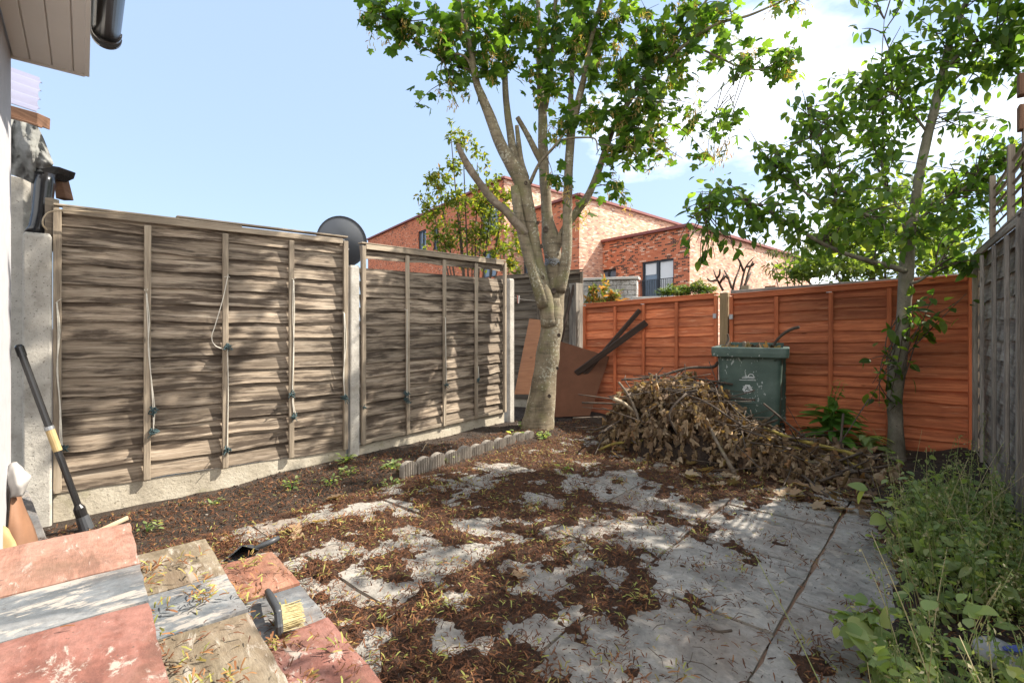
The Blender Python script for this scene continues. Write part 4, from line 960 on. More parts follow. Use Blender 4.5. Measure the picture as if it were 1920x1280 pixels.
# ------------------------------------------------------------------ the slender tree at the right
def build_apple():
    b = W(1680, 850, 4.2); t = thing('slender_tree', 'slender pruned tree with oval leaves in front of the orange fence', 'tree', (b.x, b.y, 0))
    mb = MB(); pts = []
    pts += tube_limb(mb, px_limb([(1676, 862, 4.2, .09), (1679, 845, 4.2, .068), (1680, 800, 4.2, .056), (1677, 755, 4.2, .055), (1679, 720, 4.2, .062), (1681, 698, 4.2, .066), (1690, 640, 4.2, .054), (1695, 580, 4.2, .051), (1700, 500, 4.2, .053), (1704, 440, 4.2, .051), (1707, 402, 4.2, .050)]), 5, 14, .10, 2)
    pts += tube_limb(mb, px_limb([(1702, 470, 4.24, .036), (1713, 400, 4.28, .036), (1722, 340, 4.3, .036), (1730, 296, 4.3, .036), (1742, 245, 4.3, .035), (1753, 203, 4.28, .034), (1768, 135, 4.26, .031), (1784, 70, 4.24, .027), (1812, 5, 4.2, .02), (1830, -50, 4.18, .014)]), 5, 10, .08, 3)
    for lst in ([(1697, 508, 4.17, .026), (1660, 497, 4.1, .022), (1618, 486, 4.02, .019), (1576, 472, 3.95, .017), (1529, 449, 3.9, .014), (1459, 406, 3.84, .011), (1420, 384, 3.8, .008), (1360, 372, 3.75, .005), (1320, 390, 3.72, .003)],
                [(1702, 440, 4.18, .018), (1650, 417, 4.12, .014), (1607, 394, 4.08, .012), (1537, 375, 4.04, .010), (1498, 350, 4.0, .008), (1470, 300, 3.98, .004)],
                [(1567, 382, 4.05, .010), (1560, 340, 4.06, .008), (1537, 273, 4.08, .006), (1514, 203, 4.1, .003)],
                [(1708, 425, 4.2, .016), (1740, 398, 4.14, .014), (1775, 372, 4.1, .012), (1830, 340, 4.05, .009), (1890, 300, 4.0, .005)],
                [(1705, 415, 4.25, .014), (1672, 370, 4.3, .012), (1655, 320, 4.32, .010), (1656, 234, 4.34, .008), (1652, 140, 4.36, .005), (1658, 36, 4.38, .003)],
                [(1702, 530, 4.18, .014), (1720, 528, 4.1, .012), (1748, 508, 4.02, .009), (1768, 480, 3.98, .005)],
                [(1770, 135, 4.25, .016), (1800, 100, 4.2, .012), (1850, 75, 4.1, .009), (1915, 60, 4.0, .005)],
                [(1756, 195, 4.27, .014), (1800, 140, 4.2, .010), (1860, 128, 4.12, .007), (1920, 120, 4.05, .004)],
                [(1740, 250, 4.3, .012), (1700, 200, 4.3, .009), (1660, 170, 4.3, .006), (1600, 160, 4.3, .003)]):
        pts += tube_limb(mb, px_limb(lst), 4, 7, .06)
    mb.build('trunk', M['bark2'], t, smooth=True)
    cl = [(1335, 388, 3.72, 40, 26), (1300, 408, 3.7, 14, 30), (1280, 455, 3.7, 14, 16), (1385, 365, 3.75, 46, 34), (1440, 390, 3.82, 48, 34), (1405, 425, 3.8, 38, 24), (1365, 460, 3.78, 34, 22), (1335, 488, 3.76, 20, 12), (1480, 430, 3.86, 50, 28),
          (1440, 270, 4.0, 32, 36), (1480, 320, 4.0, 46, 40), (1500, 225, 4.1, 32, 46), (1530, 290, 4.08, 40, 46), (1580, 235, 4.2, 48, 54), (1575, 330, 4.1, 50, 46), (1600, 165, 4.3, 48, 36), (1650, 115, 4.35, 44, 44), (1640, 190, 4.35, 56, 48), (1650, 260, 4.32, 60, 44), (1640, 330, 4.2, 60, 36), (1590, 385, 4.0, 66, 34), (1670, 385, 4.1, 56, 34), (1700, 130, 4.3, 44, 56), (1705, 200, 4.3, 44, 40),
          (1755, 70, 4.2, 40, 46), (1790, 130, 4.2, 54, 40), (1840, 60, 4.1, 60, 50), (1890, 110, 4.0, 40, 46), (1895, 30, 4.0, 40, 40), (1850, 150, 4.1, 40, 24), (1790, 330, 4.1, 60, 34), (1850, 310, 4.0, 54, 38), (1895, 270, 4.0, 30, 40), (1840, 220, 4.1, 40, 28), (1870, 380, 3.95, 34, 40), (1790, 400, 4.05, 60, 40), (1830, 450, 3.9, 34, 34), (1750, 440, 4.1, 44, 34), (1560, 430, 3.95, 56, 30), (1630, 445, 4.05, 56, 30), (1800, 485, 3.95, 40, 20)]
    grow_foliage('twigs', 'crown', t, pts, cl, OVAL, .084, M['leaf_apple'], M['twig'], .6, 16, .9, .45, 5)
    up_cl = [(x, y, 4.1+random.uniform(-.5, .5), 80, 50) for y in (-60, -150) for x in range(1680, 2150, 90)]
    grow_foliage('twigs', 'crown', t, pts, up_cl, OVAL, .10, M['leaf_apple'], M['twig'], .6, 32, 1.0, .4, 4)
    low = [(1648, 690, 4.1, 20, 16), (1662, 682, 4.1, 12, 10), (1640, 712, 4.1, 12, 10), (1655, 728, 4.1, 14, 14), (1628, 752, 4.1, 22, 9), (1665, 770, 4.1, 9, 6), (1735, 606, 4.0, 26, 10), (1770, 558, 3.95, 34, 16), (1800, 535, 3.9, 26, 18), (1725, 570, 4.0, 9, 12), (1680, 610, 4.1, 6, 14)]
    trunk_pts = [W(1678, 760, 4.2), W(1685, 680, 4.2), W(1692, 620, 4.2), W(1697, 580, 4.2)]
    grow_foliage('shoots', 'shoot_leaves', t, trunk_pts, low, OVAL, .10, M['leaf_apple'], M['twig'], .45, 26, .5, .45, 1)
build_apple()

def build_shade_tree():  # unseen tree added to keep the right of the patio in shade
    b = cw(5.4, 3.5); t = thing('shade_tree', "added unseen leafy tree beyond the grey right fence, shading the patio", 'tree', (b.x, b.y, 0))
    mb = MB(); pts = tube_limb(mb, [(*cw(5.4, 3.5, -.1), .14), (*cw(5.3, 3.5, 1.2), .11), (*cw(5.0, 3.4, 2.4), .09), (*cw(4.7, 3.3, 3.4), .06), (*cw(4.5, 3.2, 4.4), .03)], 5, 10); tube_limb(mb, [(*cw(5.0, 3.4, 2.4), .06), (*cw(4.5, 3.0, 3.1), .045), (*cw(4.0, 2.6, 3.5), .03), (*cw(3.6, 2.35, 3.7), .012)], 5, 8)
    mb.build('trunk', M['bark2'], t, smooth=True); P = []
    for k in range(185):
        q = cw(random.gauss(4.55, .55), random.gauss(3.05, .75), random.uniform(2.1, 4.6))
        if (q.x*RX+q.y*RY) < 1.10*(q.x*FX+q.y*FY): continue
        for j in range(13): P.append((q.x+random.gauss(0, .12), q.y+random.gauss(0, .12), q.z+random.gauss(0, .10)))
    for k in range(120):           # leaves of the added overhanging limb, put there to shade the patio
        q = cw(random.gauss(3.8, .38), random.gauss(2.5, .34), random.gauss(3.45, .42))
        if (q.x*RX+q.y*RY) < 1.10*(q.x*FX+q.y*FY): continue
        for j in range(13): P.append((q.x+random.gauss(0, .12), q.y+random.gauss(0, .12), q.z+random.gauss(0, .10)))
    P = np.array(P); n = len(P); scatter('crown', M['leaf_apple'], OVAL[0], OVAL[1], P, rots(n, .6, None, .4), .11*RNG.uniform(.6, 1.25, n), RNG.uniform(0, 1, n), t)
build_shade_tree()

# ------------------------------------------------------------------ plants beyond the fences
def blob_plant(name, label, cat, root_p, blobs, leaf, size, mat, stems, stem_r=.012, tilt=.8, group=None, stem_mat='twig', down=.2, part='foliage'):
    """blobs: (px, py, d, rx, ry, n)"""
    t = thing(name, label, cat, (root_p.x, root_p.y, 0), group); P = []
    st = MB()
    for (px, py, d, rx, ry, n) in blobs:
        c = W(px, py, d); a, b = rx/F*d, ry/F*d
        nn = max(1, n//14)
        for k in range(nn):       # small leafy sprays inside the mass
            q = RNG.normal(0, .5, 3); s = c+cw(q[0]*a, q[2]*a)+UP*q[1]*b
            for j in range(14): P.append((s.x+random.gauss(0, .20)*a*.7, s.y+random.gauss(0, .2)*a*.7, s.z+random.gauss(0, .2)*b*.8))
        if stems:
            pp_ = smooth_path([(root_p.x+random.gauss(0, .06), root_p.y+random.gauss(0, .06), 0, stem_r), (*root_p.lerp(c, .5).to_2d(), c.z*.55, stem_r*.7), (*c, stem_r*.3)], 4)
            st.tube([p[:3] for p in pp_], [p[3] for p in pp_], 6)
    if stems: st.build('stems', M[stem_mat], t, smooth=True)
    P = np.array(P); n = len(P)
    scatter(part, mat, leaf[0], leaf[1], P, rots(n, tilt, None, down), size*RNG.uniform(.6, 1.3, n), RNG.uniform(0, 1, n), t)
    return t
def build_beyond():
    rp_ = W(885, 615, 8.0)
    bl = [(845, 250, 7.9, 14, 16, 72), (868, 272, 7.9, 22, 22, 180), (850, 310, 7.9, 22, 24, 144), (895, 305, 7.9, 18, 22, 90), (822, 345, 7.9, 26, 26, 306), (860, 380, 7.9, 34, 28, 396), (812, 395, 7.9, 24, 26, 234), (905, 385, 7.9, 30, 28, 342), (940, 400, 8, 30, 40, 360), (830, 440, 7.9, 36, 34, 432), (885, 440, 8, 40, 34, 468), (945, 455, 8, 34, 34, 432), (925, 345, 8, 16, 20, 90), (960, 495, 8, 22, 18, 162), (900, 490, 8.1, 40, 20, 216), (950, 362, 8, 20, 14, 108)]
    blob_plant('young_tree', 'young multi stemmed tree with yellow green leaves behind the fence panel with a gap', 'tree', rp_, bl, QUAD, .085, M['leaf_acer'], True, .02, .7)
    blob_plant('broadleaf_tree', 'sunlit green tree behind the flat shed roof and the slender tree', 'tree', W(1660, 615, 10.5),
               [(1560, 470, 10.5, 50, 40, 672), (1620, 440, 10.5, 60, 50, 896), (1700, 430, 10.5, 60, 60, 960), (1770, 450, 10.5, 50, 50, 736), (1660, 490, 10.2, 80, 30, 736), (1560, 500, 10.2, 60, 22, 480), (1790, 490, 10.2, 40, 25, 416), (1620, 390, 10.8, 50, 34, 416), (1720, 370, 10.8, 50, 40, 416), (1500, 510, 10.2, 34, 14, 256)], QUAD, .15, M['leaf_back'], True, .06, .7)
    blob_plant('olive_tree', 'dull olive tree with drooping sprays before the pale brick wall', 'tree', W(1490, 615, 13),
               [(1490, 440, 13, 22, 18, 160), (1470, 470, 13, 26, 18, 180), (1510, 465, 13, 30, 26, 220), (1450, 500, 13, 24, 16, 130), (1500, 500, 13, 30, 18, 170)], LANCE, .12, M['leaf_olive'], True, .03, .7, down=.7)
    blob_plant('conifer_bush', 'bright green conifer bush spreading behind the first orange panel', 'bush', W(1295, 615, 7.6),
               [(1250, 548, 7.6, 14, 7, 260), (1280, 543, 7.6, 20, 10, 420), (1310, 538, 7.6, 18, 11, 420), (1328, 545, 7.6, 14, 9, 260), (1295, 555, 7.6, 40, 8, 320), (1270, 550, 7.6, 30, 9, 500), (1315, 547, 7.6, 22, 10, 500)], LANCE, .06, M['leaf_conifer'], True, .02, .35, down=-.55)
    blob_plant('reddish_shrub', 'low shrub with red tinted young leaves before the stone wall', 'bush', W(1125, 615, 7.6),
               [(1112, 552, 7.6, 14, 14, 130), (1132, 548, 7.6, 16, 15, 160), (1150, 556, 7.6, 14, 12, 120), (1105, 566, 7.6, 12, 8, 60), (1135, 566, 7.6, 24, 8, 90)], LANCE, .10, M['leaf_red'], True, .01, .8, down=-.4)
    blob_plant('wild_shrub', 'thin scraggly shrub behind the corner panel left of the forked trunk', 'bush', W(968, 615, 7.9),
               [(960, 500, 7.9, 14, 14, 40), (980, 505, 7.9, 12, 10, 30), (1005, 512, 7.9, 10, 6, 20)], LANCE, .08, M['leaf_olive'], True, .006, .6, down=-.5)
    # pollarded bare shrub
    r0 = W(1372, 560, 6.4); t = thing('bare_shrub', 'dark bare branched shrub before the pale brick wall', 'shrub', (r0.x, r0.y, 0)); mb = MB()
    mb.tube([(r0.x, r0.y, 0), (r0.x, r0.y, 1.0), tuple(r0)], [.05, .045, .03], 8)
    for lst in ([(1372, 550), (1378, 525), (1386, 505), (1388, 487)], [(1388, 545), (1394, 515), (1400, 498), (1413, 483)], [(1394, 508), (1386, 488), (1380, 482)], [(1396, 540), (1404, 508), (1412, 490)], [(1372, 540), (1365, 520), (1358, 507)], [(1366, 522), (1360, 518), (1357, 524)], [(1396, 535), (1403, 522), (1408, 511)], [(1356, 545), (1348, 530), (1342, 518), (1338, 506)], [(1344, 522), (1349, 515), (1350, 504)], [(1345, 525), (1332, 527), (1326, 522)], [(1350, 530), (1356, 520), (1357, 515)], [(1400, 500), (1410, 498), (1414, 494)]):
        pp_ = smooth_path([(*W(x, y, 6.4+random.uniform(-.1, .1)), .017-.0035*i) for i, (x, y) in enumerate(lst)], 3); mb.tube([p[:3] for p in pp_], [max(.005, p[3]) for p in pp_], 6)
    mb.build('branches', M['twig'], t, smooth=True)
build_beyond()

# ------------------------------------------------------------------ boards and planks leaning in the corner
def sheet(name, label, cat, pts, th, mat, group=None, bev=.002):
    mb = MB(); P = [W(*p) for p in pts]; n = (P[1]-P[0]).cross(P[2]-P[0]).normalized(); n = n if n.dot(cw(0, 1)) > 0 else -n
    # make the fourth corner coplanar so that the board is flat
    if len(P) > 3:
        for i in range(3, len(P)):
            P[i] = P[i]-n*(P[i]-P[0]).dot(n)
    mb.prism(P, n*th); return tag(mb.build(name, mat, bevel=bev), label, cat, group)
sheet('hardboard_sheet', 'large brown hardboard sheet leaning behind the forked trunk', 'board', [(1036, 782, 5.98), (1106, 779, 5.98), (1143, 668, 6.28), (1040, 636, 6.38)], .012, M['hardboard'])
sheet('door_board', 'varnished orange brown board leaning left of the forked trunk', 'board', [(964, 739, 6.45), (1012, 739, 6.30), (1014, 600, 6.52), (994, 598, 6.62)], .025, M['orange_board'])
sheet('edge_plank', 'narrow brown plank edge standing against the foot of the forked trunk', 'plank', [(982, 782, 5.9), (987, 784, 5.88), (1000, 722, 6.05), (996, 716, 6.07)], .02, M['pale_timber'])
def plank(label, a, b, w, th, mat, name='plank', group=None, up_hint=None):
    mb = MB(); A, B = W(*a), W(*b); ez = (B-A); L_ = ez.length; ez.normalize(); n = cw(.35, -.9)+UP*.15
    ex = ez.cross(n).normalized(); ey = ez.cross(ex).normalized(); mb.obox((A+B)/2, ex, ey, ez, w, th, L_)
    return tag(mb.build(name, mat, bevel=.003), label, 'plank', group)
plank('upper of two dark brown planks sticking out from behind the hardboard sheet', (1080, 720, 6.25), (1200, 581, 5.95), .052, .03, M['dark_plank'], group='dark planks')
plank('lower wider dark brown plank sticking out from behind the hardboard sheet', (1080, 700, 6.2), (1212, 604, 5.9), .075, .03, M['dark_plank'], group='dark planks')
plank('thin dark timber strip leaning against the square corner post', (1052, 640, 6.4), (1076, 534, 6.5), .035, .02, M['dark_plank'])
plank('thin grey timber strip beside the dark strip at the corner post', (1046, 650, 6.5), (1070, 538, 6.56), .03, .02, M['fence_old'])
# clothes line with one peg
mb = MB(); p0, p1 = W(959, 556, 5.72), W(1012, 564, 5.46)
pl = [p0.lerp(p1, i/8)-UP*.012*math.sin(math.pi*i/8) for i in range(9)]; mb.tube(pl, .0025, 5)
tag(mb.build('washing_line', M['twine']), 'short pale washing line tied from the end post to the forked trunk', 'line')
pg = thing('clothes_peg', 'faded red and white clothes peg on the washing line', 'peg', tuple(pl[2])); 
for k, (dx, mt) in enumerate(((-.006, 'peg'), (.006, 'white_tag'))):
    mb = MB(); q = pl[2]+cw(dx, 0); mb.obox(q-UP*.012, cw(1, 0), cw(0, 1), (UP+cw(dx*12, 0)).normalized(), .011, .012, .09); mb.build('peg_half', M[mt], pg, bevel=.002)
# wire wound round the trunk fork
mb = MB()
for k in range(9):
    c = W(1041, 488+k*1.2, 5.56); ring = []
    for i in range(15):
        an = math.pi*(1.0+i/14.0); ring.append(c+cw(math.cos(an)*.118, math.sin(an)*.118)+UP*(random.gauss(0, .014)))
    mb.tube(ring, .003, 5)
for k in range(10):
    a = W(1030+random.uniform(0, 20), 490+random.uniform(-8, 8), 5.44); b = a+Vector((random.gauss(0, .05), random.gauss(0, .05), random.gauss(0, .03))); mb.tube([a, (a+b)/2+UP*.01, b], .0022, 5)
tag(mb.build('wire_tangle', M['steel'], smooth=True), 'tangle of grey wire wound round the fork of the trunk', 'wire')

# ------------------------------------------------------------------ twine on the left fence
def twine(label, fr, path, knots, off=.05, double=False):
    """path of (px, py) on the fence plane"""
    def on(px, py, o=off):
        k = (px-960)/F; P0 = fr.p0+fr.n*o; ax = P0.x*RX+P0.y*RY; ay = P0.x*FX+P0.y*FY; ex = fr.e.x*RX+fr.e.y*RY; ey = fr.e.x*FX+fr.e.y*FY
        s = (k*ay-ax)/(ex-k*ey); q = P0+fr.e*s; d = q.x*FX+q.y*FY; return Vector((q.x, q.y, zat(py, d)))
    a = on(*path[0]); t = thing('twine', label, 'twine', tuple(a), 'twine hanging on the left fence')
    mb = MB(); mb.tube([tuple(p[:3]) for p in smooth_path([tuple(on(*q)) for q in path], 6)], .0032, 6)
    if double: mb.tube([tuple(p[:3]) for p in smooth_path([tuple(on(q[0]+2.5*math.sin(i*2.1)+1, q[1]+2)) for i, q in enumerate(path)], 6)], .003, 6)
    c = on(*path[0]); 
    for k in range(4): mb.tube([c, c+Vector((random.gauss(0, .012), random.gauss(0, .012), random.uniform(-.01, .025)))], .002, 5)
    mb.build('string', M['twine'], t, smooth=True)
    for (x, y) in knots:
        kb = MB(); c = on(x, y, off+.008)
        for k in range(7):
            pts = [c+Vector((random.gauss(0, .014), random.gauss(0, .014), random.gauss(0, .013))) for _ in range(4)]; kb.tube([tuple(p[:3]) for p in smooth_path([tuple(p) for p in pts], 4)], .0032, 5)
        for k in range(3): kb.tube([c, c+Vector((random.gauss(0, .02), random.gauss(0, .02), random.uniform(-.05, .01)))], .0028, 5)
        kb.build('knot', M['knot'], t, smooth=True)
twine('doubled pale twine beside the first concrete post with one green knot at its foot', fa, [(106, 566), (109, 620), (108, 690), (112, 760), (113, 825), (121, 838)], [(120, 838)], .066, True)
twine('pale twine on the second batten from the house with two knots near its end', fa, [(274, 548), (277, 600), (279, 650), (284, 720), (287, 768), (288, 806)], [(289, 769), (288, 811)], .066, True)
twine('slack pale twine bowing out left of the middle batten', fa, [(427, 518), (418, 560), (404, 608), (397, 632), (404, 648), (424, 656)], [(426, 650)], .066)
twine('straight pale twine down the lower middle batten to a knot near the bottom', fa, [(426, 652), (428, 720), (427, 790), (426, 842)], [(426, 843)], .066)
twine('pale twine with two knots on the batten before the middle concrete post', fa, [(550, 524), (549, 590), (551, 660), (548, 740), (551, 776)], [(547, 738), (551, 780)], .066, True)
twine('pale twine knotted against the left edge of the middle concrete post', fa, [(645, 586), (646, 640), (645, 700), (646, 744)], [(646, 745)], .066, True)
twine('short pale twine just right of the middle concrete post', fb, [(680, 643), (681, 700), (682, 760)], [(682, 763)], .046)
twine('pale twine on the first batten of the panel with the missing board', fb, [(763, 582), (763, 650), (763, 735), (764, 752)], [(763, 738), (764, 750)], .066)
twine('pale twine ending in a knot on the middle batten under the missing board', fb, [(835, 595), (836, 660), (837, 722)], [(837, 722)], .066)
twine('short twine with a knot on the last batten before the end post', fb, [(897, 690), (898, 712)], [(897, 711)], .066)

# ------------------------------------------------------------------ broom pole and scraps beside the step
def pole():
    a, b = G(163, 992, -.02), W(36, 650, 2.72); t = thing('broom_pole', 'black pole with a tan taped grip leaning against the first concrete post', 'pole', tuple(a))
    ax = (b-a); mb = MB(); mb.tube([a, a.lerp(b, .12), a.lerp(b, .14), b], [.028, .028, .0165, .0165], 14); mb.build('shaft', M['black_pvc'], t)
    mb = MB(); mb.tube([a-ax.normalized()*.0, a.lerp(b, .075)], [.034, .03], 14); mb.build('socket', M['brush_back'], t)
    mb = MB(); mb.tube([a.lerp(b, .44), a.lerp(b, .555)], .0205, 14); mb.build('taped_grip', M['tape'], t)
    mb = MB(); mb.tube([a.lerp(b, .556), a.lerp(b, .575)], .0215, 14); mb.build('collar', M['steel'], t)
    mb = MB(); mb.tube([a.lerp(b, .95), b, b+ax.normalized()*.012], [.020, .020, .012], 14); mb.build('end_cap', M['black_pvc'], t)
pole()
def curved_sheet(name, label, cat, rows, mat, th=.004, n=14, crumple=.0, group=None):
    """rows: list of polylines (px,py,d) blended across"""
    mb = MB(); vs = []
    R = [smooth_path([tuple(W(*p)) for p in r], max(2, n//(len(r)-1))) for r in rows]; k = min(len(r) for r in R)
    grid = smooth_path([np.array([q for p in r[:k] for q in p]) for r in R], 5); m_ = len(grid)
    for g in grid:
        for i in range(k):
            p = Vector(g[3*i:3*i+3]); 
            if crumple: p += Vector((mnoise.noise(p*18), mnoise.noise(p*18+Vector((5, 0, 0))), mnoise.noise(p*18+Vector((0, 9, 0)))))*crumple
            vs.append(p)
    fs = [(j*k+i, j*k+i+1, (j+1)*k+i+1, (j+1)*k+i) for j in range(m_-1) for i in range(k-1)]
    mb.add(vs, fs); o = mb.build(name, mat, smooth=True); s = o.modifiers.new('thick', 'SOLIDIFY'); s.thickness = th
    return tag(o, label, cat, group)
curved_sheet('card_sheet', 'bent orange brown card sheet standing behind the top step', 'card', [[(8, 1040, 2.5), (16, 980, 2.52), (20, 930, 2.56), (26, 900, 2.6)], [(36, 1045, 2.52), (38, 985, 2.55), (34, 930, 2.6), (32, 902, 2.63)], [(78, 1040, 2.62), (62, 990, 2.64), (42, 945, 2.68), (34, 915, 2.7)]], M['card'], .006)
curved_sheet('card_sheet', 'pale curled card piece low against the house wall', 'card', [[(-6, 1040, 2.42), (2, 1000, 2.43), (6, 985, 2.44)], [(14, 1042, 2.44), (18, 1010, 2.45), (14, 992, 2.46)], [(36, 1040, 2.46), (28, 1018, 2.47), (18, 1002, 2.48)]], M['tape'], .005)
sheet('marble_strip', 'pale streaked narrow board leaning behind the bent card sheet', 'board', [(64, 1040, 2.66), (96, 1032, 2.70), (52, 918, 2.80), (34, 925, 2.78)], .015, M['s_grey'])
curved_sheet('plastic_wrap', 'crumpled whitish plastic wrapping caught against the house corner', 'wrapping', [[(10, 884, 2.6), (22, 868, 2.6), (34, 864, 2.62)], [(12, 896, 2.55), (30, 885, 2.56), (44, 880, 2.6)], [(20, 930, 2.55), (34, 910, 2.54), (56, 897, 2.6)], [(22, 932, 2.56), (42, 930, 2.56), (45, 926, 2.58)]], M['whitefilm'], .004, 14, .012)
plank('thin pale timber lath lying behind the top pink step', (175, 1000, 2.72), (240, 970, 2.95), .025, .012, M['pale_timber'], 'lath')

# hand brush and dustpan on the steps
def hand_brush():
    z = .155; a, b, c = G(506, 1112, z+.02), G(522, 1150, z+.02), G(524, 1178, z)
    t = thing('hand_brush', 'charcoal hand brush with straw coloured bristles on the lowest step', 'brush', tuple(G(525, 1170, z)))
    mb = MB(); P = smooth_path([(*G(502, 1108, z+.012), .011), (*G(508, 1120, z+.022), .014), (*G(518, 1138, z+.026), .013), (*G(522, 1150, z+.026), .012)], 5)
    mb.tube([p[:3] for p in P], [p[3] for p in P], 10); mb.build('handle', M['brush_back'], t, smooth=True)
    A, B = G(520, 1142, z+.018), G(524, 1178, z+.012); e = (B-A).normalized(); r_ = e.cross(UP).normalized()
    mb = MB(); mb.obox((A+B)/2, e, r_, UP, (B-A).length+.02, .022, .034); mb.build('brush_head', M['brush_back'], t, bevel=.006)
    bs = MB(); s = r_ if r_.dot(cw(1, 0)) > 0 else -r_
    for i in range(26):
        for j in range(5):
            q = A.lerp(B, i/25)+UP*(-.012+.006*j)+s*.011
            ln = .062+random.uniform(-.006, .006); tip = q+s*ln+UP*random.uniform(-.006, .006)+e*random.gauss(0, .004)
            bs.tube([q, tip], [.0016, .0012], 4)
    bs.build('bristles', M['bristle'], t)
hand_brush()
def dustpan():
    t = thing('dustpan', 'dark grey dustpan lying behind the lowest step', 'dustpan', tuple(G(450, 1042, 0)))
    P = lambda x, y, z: G(x, y, z)
    mb = MB(); ol = [P(418, 1052, .012), P(462, 1060, .012), P(486, 1032, .03), P(474, 1022, .035), P(452, 1024, .03)]
    mb.prism(ol, (0, 0, .006)); mb.prism([P(418, 1052, .012), P(452, 1024, .03), P(452, 1024, .075), P(425, 1047, .035)], tuple(cw(.005, .003)))
    mb.prism([P(452, 1024, .03), P(486, 1032, .03), P(484, 1030, .08), P(454, 1023, .08)], tuple(cw(0, .006))); mb.build('pan', M['brush_back'], t, bevel=.002)
    h = MB(); S = smooth_path([(*P(477, 1028, .065), .010), (*P(492, 1022, .075), .013), (*P(510, 1014, .085), .014), (*P(521, 1008, .085), .012)], 5); h.tube([p[:3] for p in S], [p[3] for p in S], 10); h.build('handle', M['brush_back'], t, smooth=True)
dustpan()

# ------------------------------------------------------------------ scalloped edging blocks along the bed
def edging():
    N_ = 11; a, b = G(768, 888), G(1000, 822)
    px = [(768, 893), (781.5, 885.5), (794.5, 880), (809, 873), (823, 868), (838, 860), (852, 853), (866, 847), (879, 841), (893, 836), (906, 830)]
    labs = ['nearest the house', 'second from the house end', 'third from the house end', 'fourth from the house end', 'fifth from the house end', 'in the middle of the row', 'fifth from the tree end', 'fourth from the tree end', 'third from the tree end', 'second from the tree end', 'nearest the tree']
    p0, p1 = G(752, 897, 0), G(1000, 823, 0); e = (p1-p0); L_ = e.length; e.normalize(); n = Vector((e.y, -e.x, 0)); n = n if n.dot(-p0) > 0 else -n
    w = L_/N_; src = None; R = w*.47
    mb = MB(); m_ = 15; front = []
    H = .125
    xs = np.linspace(-R, R, 29); vs = []
    for i, x in enumerate(xs):
        top = H-.055+.055*math.sqrt(max(0, 1-(x/R)**2)); rib = (0.0, .012, .013, .0)[i % 4] if 0 < i < 28 else .006; bow = .014*(1-(x/R)**2)
        vs += [e*x+n*(bow+rib)+UP*-.04, e*x+n*(bow+rib)+UP*top, e*x+n*(-.03)+UP*top, e*x+n*(-.03)+UP*-.04]
    fs = [(i*4+k, (i+1)*4+k, (i+1)*4+(k+1) % 4, i*4+(k+1) % 4) for i in range(28) for k in range(4)]+[(3, 2, 1, 0), (112, 113, 114, 115)]
    mb.add(vs, fs)
    for k in range(N_):
        if src is None: o = src = mb.build('edging_block', M['edge'])
        else: o = src.copy(); COL.objects.link(o)
        q = p0+e*(w*(k+.5))+n*random.uniform(-.01, .01); o.location = (q.x, q.y, random.uniform(-.012, .006)-.002*k); o.rotation_euler = (random.uniform(-.05, .05), random.uniform(-.05, .05), random.uniform(-.08, .08))
        tag(o, 'ribbed grey scalloped edging block along the bed, '+labs[k], 'edging', 'scalloped edging blocks along the left bed')
M['edge'] = stone('edging_concrete', [(.3, (.17, .145, .115)), (.5, (.25, .22, .185)), (.7, (.33, .295, .25))], 9, 7, .5)
edging()

